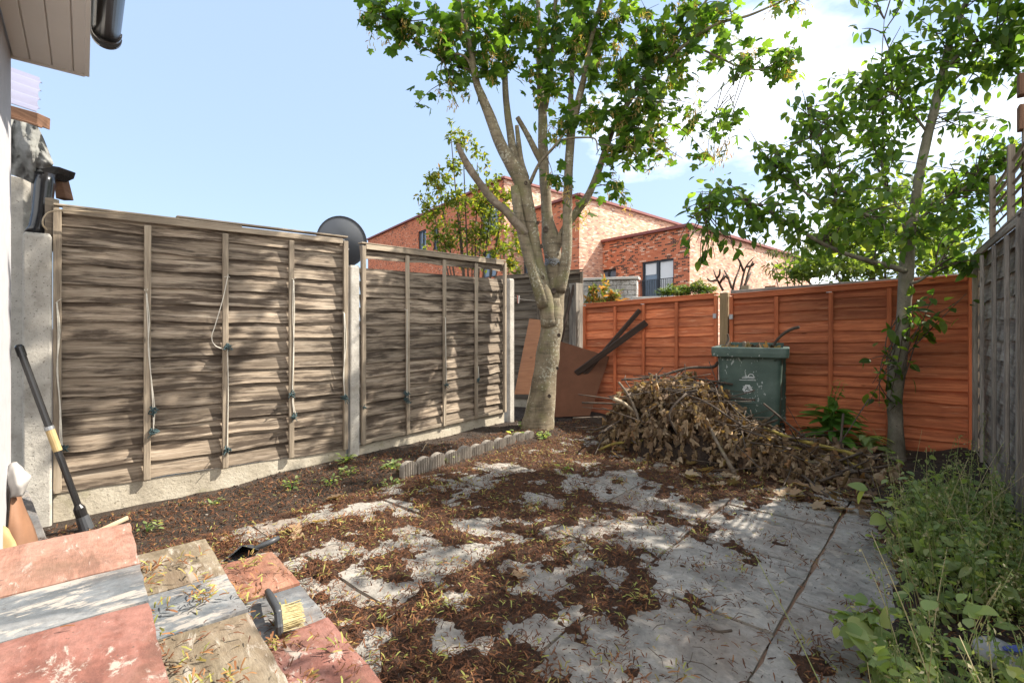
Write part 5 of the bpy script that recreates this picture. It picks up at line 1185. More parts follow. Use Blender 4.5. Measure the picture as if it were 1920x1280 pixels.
# ------------------------------------------------------------------ wheelie bin
def build_bin():
    base = W(1409, 615, 4.78); bx = Vector((base.x, base.y, 0)); z0 = soil_z(bx.x, bx.y)*0+.0
    ry = (fp.e+cw(1, 0)*.35).normalized()   # bin's right: its back stands roughly to the fence
    fy = Vector((ry.y, -ry.x, 0)); fy = fy if fy.dot(cw(0, -1)) > 0 else -fy      # towards the camera
    t = thing('wheelie_bin', 'dirty green wheelie bin with open top and white recycling print', 'bin', (bx.x, bx.y, 0))
    def loop(w, d, z, r, cx=0, n=5):
        out = []
        for (sx, sy, a0) in ((1, 1, 0), (-1, 1, 90), (-1, -1, 180), (1, -1, 270)):
            for k in range(n+1):
                a = rad(a0+90*k/n); out.append(bx+ry*(sx*(w/2-r)+r*math.cos(a))+fy*(sy*(d/2-r)+r*math.sin(a)+cx)+UP*z)
        return out
    lv = [(.47, .52, .05, .05, 0), (.475, .53, .10, .05, 0), (.50, .585, .45, .05, 0), (.535, .63, .845, .05, 0), (.545, .645, .875, .05, 0)]
    mb = MB(); vs = []; fs = []
    loops = [loop(*a) for a in lv]; m_ = len(loops[0])
    inner = [loop(.525, .625, .875, .045), loop(.47, .55, .35, .045), loop(.44, .50, .08, .045)]
    for l in loops+inner: vs += l
    T = len(loops+inner)
    for i in range(T-1):
        for k in range(m_): fs.append((i*m_+k, i*m_+(k+1) % m_, (i+1)*m_+(k+1) % m_, (i+1)*m_+k))
    fs += [tuple(range(m_-1, -1, -1)), tuple((T-1)*m_+k for k in range(m_))]
    mb.add(vs, fs); bo = mb.build('body', M['bin'], t); 
    # rim with a turned-down lip
    rm = MB(); vs = []; fs = []
    prof = [(.555, .655, .862), (.63, .72, .868), (.64, .73, .905), (.64, .73, .948), (.63, .72, .955), (.535, .63, .955), (.528, .625, .862)]
    for w, d, z in prof: vs += loop(w, d, z, .035)
    T = len(prof)
    for i in range(T):
        for k in range(m_): fs.append((i*m_+k, i*m_+(k+1) % m_, ((i+1) % T)*m_+(k+1) % m_, ((i+1) % T)*m_+k))
    rm.add(vs, fs); rm.build('rim', M['bin'], t, bevel=.003)
    # small webs under the rim
    wb = MB()
    for x in (-.2, -.07, .07, .2):
        c = bx+ry*x+fy*.325+UP*.835; wb.prism([c, c+fy*.028+UP*.03, c+UP*.03-fy*.002], tuple(ry*.012))
    wb.build('rim_webs', M['bin'], t)
    # lid hanging open behind, hinge tube and wheels
    ld = MB(); c = bx-fy*.45; ld.obox(c+UP*.55, ry, fy, UP, .58, .04, .74); ld.build('lid', M['bin'], t, bevel=.015)
    hg = MB(); hg.tube([bx-fy*.40-ry*.27+UP*.965, bx-fy*.40+ry*.27+UP*.965], .018, 10)
    for x in (-.24, 0, .24): hg.obox(bx-fy*.375+ry*x+UP*.95, ry, fy, UP, .05, .07, .05)
    hg.build('handle', M['bin'], t, smooth=False)
    for sx in (-1, 1):
        wh = MB(); c = bx-fy*.27+ry*sx*.26+UP*.10; wh.tube([c-ry*.025, c+ry*.025], .10, 20); wh.build('wheel', M['black_pvc'], t, bevel=.01)
    # recessed-looking lower panel line
    pl_ = MB()
    def front(x, z, o=.0015):      # point on the front wall
        i = max(0, min(1, (z-.10)/.35)) if z < .45 else None
        half = (.53+(.585-.53)*(z-.10)/.35)/2 if z < .45 else (.585+(.63-.585)*(z-.45)/.395)/2
        return bx+ry*x+fy*(half+o)+UP*z
    ptsl = [front(-.12, .13), front(-.125, .42), front(-.10, .445), front(.10, .445), front(.125, .42), front(.12, .13)]
    pl_.tube(ptsl, .004, 6); pl_.build('panel_ridge', M['bin'], t, smooth=True)
    # printing: sun over lines, three chasing arrows, and the word below
    mk = MB()
    def flat(poly, o=.0022): 
        P = [front(x, z, o) for x, z in poly]; mk.add(P, [tuple(range(len(P)))]); 
    cx, cz = -.015, .69
    for k in range(10):
        a0, a1 = math.pi*k/10, math.pi*(k+1)/10
        flat([(cx+.03+.026*math.cos(a0), cz+.026*math.sin(a0)), (cx+.03+.026*math.cos(a1), cz+.026*math.sin(a1)), (cx+.03+.020*math.cos(a1), cz+.020*math.sin(a1)), (cx+.03+.020*math.cos(a0), cz+.020*math.sin(a0))])
    x = cx-.045
    flat([(cx-.05, cz-.005), (cx+.062, cz-.008), (cx+.062, cz-.003), (cx-.01, cz+.002)])
    while x < cx+.055:
        w = random.uniform(.003, .008); flat([(x, cz-.019), (x+w, cz-.019), (x+w, cz-.012), (x, cz-.012)]); x += w+.003
    flat([(cx-.068, cz-.036), (cx+.07, cz-.034), (cx+.07, cz-.030), (cx-.068, cz-.031)])
    C = (cx, cz-.115); S = .058
    for k in range(3):
        a = rad(90+120*k); ca, sa = math.cos(a-math.pi/2), math.sin(a-math.pi/2)
        def tr_(q): x_, y_ = q; return (C[0]+S*(x_*ca-y_*sa), C[1]+S*(x_*sa+y_*ca))
        flat([tr_(q) for q in ((-.62, .12), (-.28, .70), (.08, .70), (-.34, -.04))])
        flat([tr_(q) for q in ((-.20, .70), (.30, .70), (.52, .32), (.70, .42), (.52, -.06), (.02, -.04), (.20, .10), (.02, .40))][::1])
    mk.build('printed_logo', M['white_mark'], t)
    cu = bpy.data.curves.new('word', 'FONT'); cu.body = 'Recycling'; cu.size = .030; cu.align_x = 'CENTER'; cu.extrude = .0006; cu.offset = .0006
    tmp = bpy.data.objects.new('word', cu); COL.objects.link(tmp); bpy.context.view_layer.update()
    me = bpy.data.meshes.new_from_object(tmp.evaluated_get(bpy.context.evaluated_depsgraph_get())); bpy.data.objects.remove(tmp)
    for v in me.vertices:
        q = front(cx+v.co.x, cz-.215+v.co.y, .0025+v.co.z); v.co = q
    link('printed_word', me, M['white_mark'], t)
    return bx, ry, fy
BX, BRY, BFY = build_bin()
def stick(label, pts, r0, r1, mat='deadwood', name='stick', group=None, n=8, cat='stick'):
    mb = MB(); k = len(pts); P = smooth_path([(*W(*p), r0+(r1-r0)*i/(k-1)) for i, p in enumerate(pts)], 5)
    mb.tube([p[:3] for p in P], [p[3] for p in P], n, None, 0, True, .12, random.random()*40)
    return tag(mb.build(name, M[mat], smooth=True), label, cat, group)
stick('dark cut branch sticking out of the green bin to the right', [(1440, 680, 4.72), (1452, 645, 4.68), (1466, 628, 4.62), (1482, 618, 4.55), (1498, 613, 4.48)], .012, .014, 'twig')
stick('short sawn stub poking up at the back of the green bin', [(1394, 690, 4.8), (1395, 660, 4.85), (1395, 640, 4.86)], .016, .017, 'bark2')
stick('rough dark branch end rising at the left corner of the green bin', [(1350, 668, 4.75), (1362, 648, 4.8), (1366, 636, 4.82), (1364, 626, 4.82)], .02, .008, 'twig')
def bin_clip(): 
    P = []
    for k in range(90):
        x = random.uniform(-.24, .24); y = random.uniform(-.28, .28); q = BX+BRY*x+BFY*y+UP*(.86+.07*random.random()+.04*abs(x)); P.append(tuple(q))
    P = np.array(P); scatter_o = scatter('garden_waste', M['deadleaf'], PALM[0], PALM[1], P, rots(len(P), .8), RNG.uniform(.05, .10, len(P)), RNG.uniform(0, 1, len(P)))
    kind(tag(scatter_o, 'withered leaves filling the green bin', 'garden waste'), 'stuff')
bin_clip()

# ------------------------------------------------------------------ heap of cut branches
def pile_h(px, d):      # top of the heap (height above ground) along the picture
    f = np.interp(px, [1130, 1165, 1215, 1290, 1345, 1375, 1430, 1500, 1580, 1660, 1720], [.02, .38, .60, .63, .57, .36, .24, .17, .12, .06, .0])
    dc = np.interp(px, [1130, 1250, 1380, 1500, 1700], [5.0, 4.75, 4.35, 4.05, 3.7]); wd_ = np.interp(px, [1130, 1250, 1380, 1700], [.35, .62, .5, .35])
    q = (d-dc)/wd_; return f*max(0, 1-q*q)**.6 if abs(q) < 1 else 0
def build_pile():
    # dark matted core
    mb = MB(); n, m_ = 70, 26; vs = []; 
    for i in range(n+1):
        px = 1120+(1720-1120)*i/n
        dc = np.interp(px, [1130, 1250, 1380, 1500, 1700], [5.0, 4.75, 4.35, 4.05, 3.7]); wd_ = np.interp(px, [1130, 1250, 1380, 1700], [.35, .62, .5, .35])
        for j in range(m_+1):
            d = dc-wd_+2*wd_*j/m_; p = cw((px-960)/F*d, d); h = pile_h(px, d)*.80
            h *= .8+.45*mnoise.noise(Vector((p.x*5, p.y*5, 1))); vs.append((p.x, p.y, max(-.05, h-.03+.04*mnoise.noise(Vector((p.x*17, p.y*17, 4))))))
    fs = [(i*(m_+1)+j, (i+1)*(m_+1)+j, (i+1)*(m_+1)+j+1, i*(m_+1)+j+1) for i in range(n) for j in range(m_)]
    mb.add(vs, fs)
    core = mb.build('brush_heap', M['soil'], smooth=True); kind(tag(core, 'heap of cut branches and withered leaves before the orange fence', 'brush heap'), 'stuff')
    P = []; tw = MB()
    def rand_pt(lim=1720):
        while True:
            px = random.uniform(1135, lim); dc = np.interp(px, [1130, 1250, 1380, 1500, 1700], [5.0, 4.75, 4.35, 4.05, 3.7]); wd_ = np.interp(px, [1130, 1250, 1380, 1700], [.35, .62, .5, .35])
            d = random.uniform(dc-wd_, dc+wd_*.6); h = pile_h(px, d)
            if h > .03 and random.random() < .35+h: 
                p = cw((px-960)/F*d, d, h); return p
    for k in range(200):
        p = rand_pt(); dr = Vector((random.gauss(0, 1), random.gauss(0, 1), random.gauss(-.05, .35))).normalized(); ln = random.uniform(.15, .5)
        p.z = max(.02, p.z+random.uniform(-.05, .03)); a = p-dr*ln; b = p+dr*ln; a.z = max(.01, a.z); b.z = max(.01, min(b.z, p.z+.10))
        r = random.choice([.003, .004, .005, .007, .010]); mid = p+Vector((random.gauss(0, .06), random.gauss(0, .06), .03))*(.5+ln)
        q = smooth_path([(*a, r), (*mid, r*.85), (*b, r*.45)], 4); tw.tube([x[:3] for x in q], [x[3] for x in q], 6)
    tw.build('branch_tangle', M['twig'], core, smooth=True); core.children[-1]['kind'] = 'stuff'
    for k in range(820):
        s = rand_pt(); s.z = max(.03, s.z+random.uniform(-.08, .045))
        for j in range(random.randint(5, 9)): P.append((s.x+random.gauss(0, .032), s.y+random.gauss(0, .032), max(.012, s.z-.02+random.gauss(0, .04))))
    P = np.array(P); n = len(P)
    # withered leaves hang folded and crumpled
    tv = np.array(PALM[0]); cv = tv.copy(); cv[:, 1] *= .40; cv[:, 2] = tv[:, 2]*2.2-.55*np.abs(tv[:, 1])+.10*np.sin(tv[:, 0]*15+tv[:, 1]*11)-.30*tv[:, 0]**2
    lo = scatter('withered_leaves', M['deadleaf'], cv, PALM[1], P, rots(n, .55, None, 1.05), RNG.uniform(.065, .13, n), np.clip(RNG.normal(.56, .26, n), 0, 1), core); lo['kind'] = 'stuff'
    lo.parent = core
build_pile()
GB = 'larger cut branches on the heap'
for lab, pts, r0, r1, mt in (
    ('grey straight branch standing propped on the front of the heap', [(1387, 905, 3.75), (1362, 860, 3.85), (1340, 820, 3.95), (1325, 785, 4.1)], .017, .010, 'deadwood'),
    ('pale cut branch crossing the middle of the heap', [(1212, 782, 4.4), (1250, 755, 4.4), (1290, 730, 4.45), (1312, 718, 4.5)], .013, .010, 'deadwood'),
    ('bent grey branch sticking out at the left top of the heap', [(1160, 716, 4.6), (1176, 738, 4.55), (1192, 770, 4.5), (1200, 800, 4.45)], .010, .013, 'deadwood'),
    ('pale sawn branch end at the left edge of the heap', [(1150, 748, 4.5), (1168, 755, 4.5), (1190, 772, 4.55)], .020, .016, 'pale_timber'),
    ('forked greenish branch lying on the paving left of the heap', [(1120, 845, 4.55), (1150, 832, 4.5), (1185, 828, 4.45), (1230, 824, 4.4)], .010, .015, 'moss_branch'),
    ('thin branch lying across the back of the heap towards the bin', [(1165, 712, 5.0), (1230, 706, 4.95), (1290, 690, 4.9), (1335, 688, 4.85), (1346, 680, 4.8)], .010, .016, 'twig'),
    ('upright twig rising from the back of the heap', [(1285, 730, 4.8), (1285, 705, 4.8), (1284, 682, 4.82)], .007, .004, 'twig'),
    ('short upright twig rising from the left of the heap', [(1232, 750, 4.6), (1231, 720, 4.62), (1230, 700, 4.64)], .010, .006, 'deadwood'),
    ('wiry purple twig arching in front of the green bin', [(1358, 772, 4.2), (1400, 786, 4.15), (1424, 794, 4.1), (1450, 800, 4.1), (1475, 818, 4.05)], .005, .004, 'twig'),
    ('wiry twig leaning up to the arching twig before the bin', [(1395, 830, 4.0), (1410, 806, 4.05), (1424, 795, 4.1)], .005, .004, 'twig'),
    ('long yellow mossy branch lying at the right of the heap', [(1432, 802, 4.15), (1480, 820, 4.0), (1540, 836, 3.88), (1600, 852, 3.80), (1650, 880, 3.72), (1700, 905, 3.64)], .013, .021, 'moss_branch'),
    ('second mossy branch lying under the yellow one', [(1470, 834, 3.98), (1550, 856, 3.82), (1620, 878, 3.7), (1690, 918, 3.6)], .010, .018, 'moss_branch'),
    ('grey thick branch lowest at the right end of the heap', [(1480, 862, 3.85), (1560, 872, 3.72), (1640, 898, 3.6), (1705, 934, 3.5)], .012, .02, 'deadwood')):
    stick(lab, pts, r0, r1, mt, 'cut_branch', GB, 9, 'branch')
stick('small dark stick lying alone on the front paving', [(1333, 1181, 1.86), (1350, 1184, 1.85), (1372, 1181, 1.86)], .006, .005, 'twig')

# ------------------------------------------------------------------ litter on the ground
CLEAR = [(1150, 900, 62, 26), (1165, 1000, 105, 26), (1370, 1075, 135, 62), (1460, 975, 125, 38), (1250, 1210, 150, 62), (1560, 1030, 60, 60), (1600, 1180, 90, 110), (1270, 945, 60, 16), (880, 905, 60, 14), (1000, 940, 50, 15), (690, 955, 60, 16), (560, 965, 60, 22), (470, 990, 55, 18), (760, 1010, 50, 18), (860, 940, 40, 12), (700, 1110, 60, 20), (830, 1050, 45, 18), (950, 880, 40, 10), (905, 985, 50, 16), (1060, 1010, 50, 18), (1010, 1090, 55, 26), (860, 1195, 50, 24), (1090, 790, 60, 14), (1400, 1250, 70, 40), (620, 1030, 45, 14), (990, 1180, 60, 30), (1120, 1060, 50, 20)]
CLEARW = []
for (x, y, rx_, ry_) in CLEAR:
    c = G(x, y); a = (G(x+rx_, y)-c).length; b = (G(x, y-ry_)-G(x, y+ry_)).length/2; CLEARW.append((c, a, b))
def litter(x, y):
    """0..1 cover of fallen seed wings"""
    p = Vector((x, y, 0)); u, v = uvp(p)
    q = .755+.34*mnoise.noise(Vector((x*1.7, y*1.7, 5)))+.52*mnoise.noise(Vector((x*6.2, y*6.2, 9)))+.42*mnoise.noise(Vector((x*9, y*9, 2)))+.34*mnoise.noise(Vector((x*24, y*24, 6)))
    q += .12-.34*max(0, min(1, (v+1.15)/.7))                       # thins out to the right
    r_ = cw(1, 0); f_ = cw(0, 1)
    for c, a, b in CLEARW:
        d = p-c; k = (d.dot(r_)/a)**2+(d.dot(f_)/b)**2
        if k < 2.2: q -= .46*(1-k/2.2)
    return max(0, min(1, q))
def ground_base(x, y):
    """height of the walked surface: steps, patio or soil"""
    if -2.40 < x < .15:
        if -.3 < y < .135: return .387
        if .135 <= y < .383: return .262
        if .383 <= y < .642: return .132
    u, v = uvp(Vector((x, y, 0)))
    if -3.0 < v < .08 and .5 < u < 6.0: return .002
    return soil_z(x, y)
def build_litter():
    # matted humus: a thin skin that rises above the slabs only where the litter is thick
    mb = MB(); nu, nv = 270, 200; vs = []; keep = {}
    for i in range(nu+1):
        for j in range(nv+1):
            u = .55+5.4*i/nu; v = -3.05+3.1*j/nv; p = from_uv(u, v); q = litter(p.x, p.y)
            vs.append((p.x, p.y, -.012+.020*max(0, min(1, (q-.50)/.3))+.004*mnoise.noise(Vector((p.x*40, p.y*40, 0)))))
            keep[(i, j)] = q
    fs = []
    for i in range(nu):
        for j in range(nv):
            if max(keep[(i, j)], keep[(i+1, j)], keep[(i, j+1)], keep[(i+1, j+1)]) > .50:
                f = (i*(nv+1)+j, (i+1)*(nv+1)+j, (i+1)*(nv+1)+j+1, i*(nv+1)+j+1); fs.append(f[::-1])
    mb.add(vs, fs)
    root = mb.build('leaf_litter', M['litter_bed'], smooth=True); kind(tag(root, 'brown mat of fallen winged seeds over the paving', 'leaf litter'), 'stuff')
    # single wings, plus greenish bunches
    P = []; R_ = []; S = []; 
    def put(x, y, z, r): P.append((x, y, z)); R_.append(r); S.append(random.uniform(.014, .030))
    tries = 0
    while len(P) < 70000 and tries < 700000:
        tries += 1
        u = .55+random.random()**1.35*5.2; v = random.uniform(-3.05, .1); p = from_uv(u, v); q = litter(p.x, p.y)
        if random.random() > (q-.22)*1.5 and random.random() > .045: continue
        gb = ground_base(p.x, p.y)
        if gb > .1: continue
        put(p.x, p.y, gb+random.uniform(.003, .016)+.010*q, min(1, abs(random.gauss(.33, .22))) if random.random() > .09 else random.uniform(.84, 1))
    for k in range(15000):       # on the left bed
        u = random.uniform(.3, 5.0); v = random.uniform(-3.9, -3.0); p = from_uv(u, v)
        if p.x < -4.0: continue
        put(p.x, p.y, soil_z(p.x, p.y)+random.uniform(.003, .014), min(1, abs(random.gauss(.38, .26))))
    for k in range(1500):       # on the treads, gathered against the riser above
        row = random.choice((0, 1, 1, 2, 2, 2)); 
        z, y0, y1 = ((.388, -.28, .13), (.263, .14, .375), (.133, .39, .635))[row]
        x = random.uniform(-2.36, -.9); y = y0+(y1-y0)*random.random()**(1.0 if row == 0 else 3.2)
        if row == 0 and random.random() > .03: continue
        if mnoise.noise(Vector((x*5, y*2, 3+row))) < -.05 and random.random() > .06: continue
        put(x, y, z+random.uniform(.002, .012), min(1, abs(random.gauss(.35, .28))))
    for k in range(2500):       # right bed
        u = random.uniform(.8, 4.0); v = random.uniform(-.1, .3); p = from_uv(u, v); put(p.x, p.y, soil_z(p.x, p.y)+.008, random.uniform(0, .75))
    P = np.array(P); n = len(P)
    o = scatter('seed_wings', M['litter'], WING[0], WING[1], P, rots(n, .38), np.array(S), np.array(R_), root); o['kind'] = 'stuff'
    P = []; YW = []; R_ = []
    for k in range(430):
        if k < 395:
            u = .6+random.random()**1.3*4.9; v = random.uniform(-3.0, 0.05); p = from_uv(u, v); q = litter(p.x, p.y)
            if q < .42 and random.random() > .15: continue
        else:
            row = random.choice((1, 1, 2, 2)); y0, y1 = ((.14, .30), (.39, .58))[row-1]; p = Vector((random.uniform(-2.3, -1.0), random.uniform(y0, y1), 0))
        z = ground_base(p.x, p.y); 
        if z > .3: continue
        for j in range(random.randint(7, 15)):
            a = random.uniform(0, 6.28); r = random.uniform(.004, .032)
            P.append((p.x+r*math.cos(a), p.y+r*math.sin(a), z+.010+random.uniform(0, .022))); YW.append(a+random.gauss(0, .7)); R_.append(random.choice((random.uniform(.80, 1), random.uniform(.5, 1))))
    P = np.array(P); n = len(P)
    o = scatter('green_seed_bunches', M['litter'], WING[0], WING[1], P, rots(n, .35, np.array(YW), -.25), RNG.uniform(.020, .036, n), np.array(R_), root); o['kind'] = 'stuff'
    # fallen whole leaves
    P = []
    for (x, y) in ((560, 1000), (585, 985), (545, 1010), (640, 935), (690, 920), (960, 1085), (1285, 895), (1300, 905), (1320, 888), (1265, 900), (1480, 935), (1520, 940), (1450, 925), (1555, 950), (1330, 915), (1240, 890)):
        p = G(x, y); P.append((p.x, p.y, .022))
    for k in range(60):
        x = random.uniform(1150, 1640); p = G(x, np.interp(x, [1150, 1400, 1640], [850, 905, 945])+random.gauss(0, 14)); P.append((p.x, p.y, .02))
    P = np.array(P); n = len(P); tv = np.array(PALM[0]); tv[:, 2] = -tv[:, 2]*1.3+.05*np.sin(tv[:, 0]*11)
    o = scatter('fallen_leaves', M['deadleaf'], tv, PALM[1], P, rots(n, .3), RNG.uniform(.06, .11, n), RNG.uniform(.3, 1, n), root); o['kind'] = 'stuff'
    oct_v = [(1, 0, 0), (-1, 0, 0), (0, .8, 0), (0, -.9, 0), (0, 0, .7), (0, 0, -.7), (.6, .6, .35), (-.6, -.5, .4)]; oct_f = [(0, 6, 4), (6, 2, 4), (2, 1, 4), (1, 7, 4), (7, 3, 4), (3, 0, 4), (0, 2, 6), (1, 3, 7), (0, 3, 2), (1, 2, 3)]
    P = []
    for k in range(5200):
        if k % 3 == 0: u = random.uniform(.8, 4.0); v = random.uniform(-.1, .3)
        else: u = random.uniform(.3, 5.0); v = random.uniform(-3.95, -2.95)
        p = from_uv(u, v)
        if ground_base(p.x, p.y) > .1: continue
        P.append((p.x, p.y, soil_z(p.x, p.y)+.002))
    for k in range(5000):
        p = from_uv(.55+random.random()**1.3*4.6, random.uniform(-3.0, .06)); gb = ground_base(p.x, p.y)
        if gb < .05: P.append((p.x, p.y, gb+.002))
    P = np.array(P); n = len(P); o = scatter('soil_clods', M['clod'], oct_v, oct_f, P, rots(n, .6), np.where(np.arange(n) < n-4500, RNG.uniform(.003, .014, n), RNG.uniform(.0018, .0045, n))*RNG.uniform(.5, 1, n), RNG.uniform(0, 1, n), root, True); o['kind'] = 'stuff'
    # fine stalks and crumbs
    st = MB()
    for k in range(260):
        u = .6+random.random()**1.2*4.2; v = random.uniform(-3.0, .05); p = from_uv(u, v); 
        if ground_base(p.x, p.y) > .05: continue
        a = random.uniform(0, 6.28); l = random.uniform(.02, .06); d = Vector((math.cos(a), math.sin(a), 0)); s = Vector((p.x, p.y, .010))
        st.tube([s-d*l, s+Vector((random.gauss(0, .01), random.gauss(0, .01), .008)), s+d*l], [.0012, .0014, .001], 4)
    o = st.build('stalks', M['twig'], root); o['kind'] = 'stuff'
build_litter()

# ------------------------------------------------------------------ small plants in the beds
def tuft(label, p, n, size, leaf, mat, name='seedling', cat='weed', group=None, h=.06, spread=.06):
    t = thing(name, label, cat, tuple(p), group); P = []; Y = []; st = MB()
    for k in range(n):
        a = random.uniform(0, 6.28); r = spread*math.sqrt(random.random()); q = Vector((p.x+r*math.cos(a), p.y+r*math.sin(a), p.z+h*random.random())); P.append(tuple(q)); Y.append(a)
        if k % 3 == 0: st.tube([p-UP*.01, p.lerp(q, .6)+UP*.005, q], [.0015, .0012, .0008], 4)
    st.build('stem', M['leaf_dock'], t)
    scatter('leaves', mat, leaf[0], leaf[1], np.array(P), rots(n, .35, np.array(Y), -.2), size*RNG.uniform(.6, 1.2, n), RNG.uniform(0, 1, n), t)
    return t
for x, y, n, s, lab in ((275, 975, 22, .03, 'tiny pale seedling in the soil next to the pink top step'), (548, 905, 26, .035, 'bright seedling in the bed below the third batten'), (400, 930, 14, .03, 'sparse seedling against the sandy gravel board'), (648, 868, 34, .04, 'leafy seedling at the foot of the middle concrete post'), (655, 888, 30, .035, 'low seedling in the dark soil before the middle concrete post'), (735, 880, 40, .04, 'seedling clump left of the first scalloped block'), (735, 900, 34, .035, 'seedling at the paving edge before the first scalloped block'), (828, 815, 26, .04, 'green weed behind the scalloped blocks against the mossy board'), (966, 820, 34, .05, 'broad leaved weed between the last scalloped blocks'), (985, 803, 40, .05, 'weed clump at the foot of the forked trunk'), (1020, 818, 60, .035, 'green ground weed right of the forked trunk'), (845, 862, 22, .03, 'yellowish weed on the paving before the scalloped blocks'), (1058, 880, 14, .04, 'small dark weed on the paving between litter patches'), (620, 905, 22, .03, 'faint seedling in the middle of the dark bed')):
    p = G(x, y, .03); p.z = ground_base(p.x, p.y); tuft(lab, p, n, s, OVAL, M['leaf_weed'], group='seedlings in the left bed')
# bare stake-like white twig in the bed
stick('thin white twig standing in the bed behind the scalloped blocks', [(792, 845, 4.25), (797, 835, 4.28), (803, 827, 4.3)], .004, .003, 'pale_timber', 'twig')
# dock plant beside the bin
def leafy_plant(label, p, leaves, stem_h, name, mat, cat='plant', stems=3, seed_head=True, lsize=.2, group=None):
    t = thing(name, label, cat, tuple(p), group); st = MB(); P = []; Y = []; T = []
    for k in range(stems):
        q = [(*p, .006), (p.x+random.gauss(0, .03), p.y+random.gauss(0, .03), p.z+stem_h*.5, .0045), (p.x+random.gauss(0, .05), p.y+random.gauss(0, .05), p.z+stem_h*random.uniform(.75, 1), .002)]
        S = smooth_path(q, 5); st.tube([s[:3] for s in S], [s[3] for s in S], 6)
        for s in S[4:]:
            for j in range(2): P.append(tuple(np.array(s[:3])+RNG.normal(0, .006, 3))); Y.append(random.uniform(0, 6.28)); T.append(lsize*.32*random.uniform(.5, 1))
    nb = len(P)
    for k in range(leaves):
        a = random.uniform(0, 6.28); r = random.uniform(.01, .05); P.append((p.x+r*math.cos(a), p.y+r*math.sin(a), p.z+random.uniform(.04, .34 if stem_h > .3 else .16))); Y.append(a+random.gauss(0, .25)); T.append(lsize*random.uniform(.6, 1.15))
    st.build('stem', M['leaf_dock'], t, smooth=True)
    n = len(P); scatter('leaves', mat, *leaf_oval(.42, .55, 8), np.array(P), rots(n, .22, np.array(Y), -.45), np.array(T), RNG.uniform(0, 1, n), t, True)
leafy_plant('bright green dock plant with tall flower stem between bin and slender tree', G(1560, 838, .06), 60, .66, 'dock_plant', M['leaf_dock'], lsize=.22)
leafy_plant('low dark leaved plant at the foot of the slender tree', G(1622, 850, .06), 20, .14, 'leafy_weed', M['leaf_weed'], stems=1, lsize=.17)
# bramble-like shoot leaning over the paving
def shoot(label, pts, leafsize, nl, name='bramble_shoot', leaf=OVAL, r=.006, mat='leaf_weed', stem='twig', wide=1.35):
    t = thing(name, label, 'shoot', tuple(W(*pts[0]))); S = smooth_path([(*W(*q), r*(1-.6*i/(len(pts)-1))) for i, q in enumerate(pts)], 6)
    mb = MB(); mb.tube([s[:3] for s in S], [s[3] for s in S], 6); mb.build('stem', M[stem], t, smooth=True)
    P = []
    for k in range(nl):
        s = S[int(len(S)*(.15+.84*k/nl))]; P.append(tuple(np.array(s[:3])+RNG.normal(0, .012, 3)))
    n = len(P); sc_ = np.stack([np.full(n, 1.0), np.full(n, wide), np.full(n, 1.0)], 1)*leafsize*RNG.uniform(.6, 1.2, n)[:, None]
    scatter('leaves', M[mat], leaf[0], leaf[1], np.array(P), rots(n, .45, None, .2), sc_, RNG.uniform(0, 1, n), t)
shoot('bramble shoot arching left over the paving among the right weeds', [(1695, 1055, 2.35), (1680, 1010, 2.36), (1660, 975, 2.38), (1640, 935, 2.42), (1625, 905, 2.45)], .075, 12)
shoot('broad leaved shoot leaning over the front paving at the right', [(1668, 1220, 1.62), (1655, 1160, 1.62), (1640, 1140, 1.64), (1615, 1150, 1.66), (1592, 1165, 1.68)], .075, 22, wide=1.5)
shoot('short broad leaved shoot below the leaning one', [(1640, 1235, 1.55), (1622, 1200, 1.58), (1600, 1180, 1.6), (1588, 1185, 1.6)], .08, 14, wide=1.5)

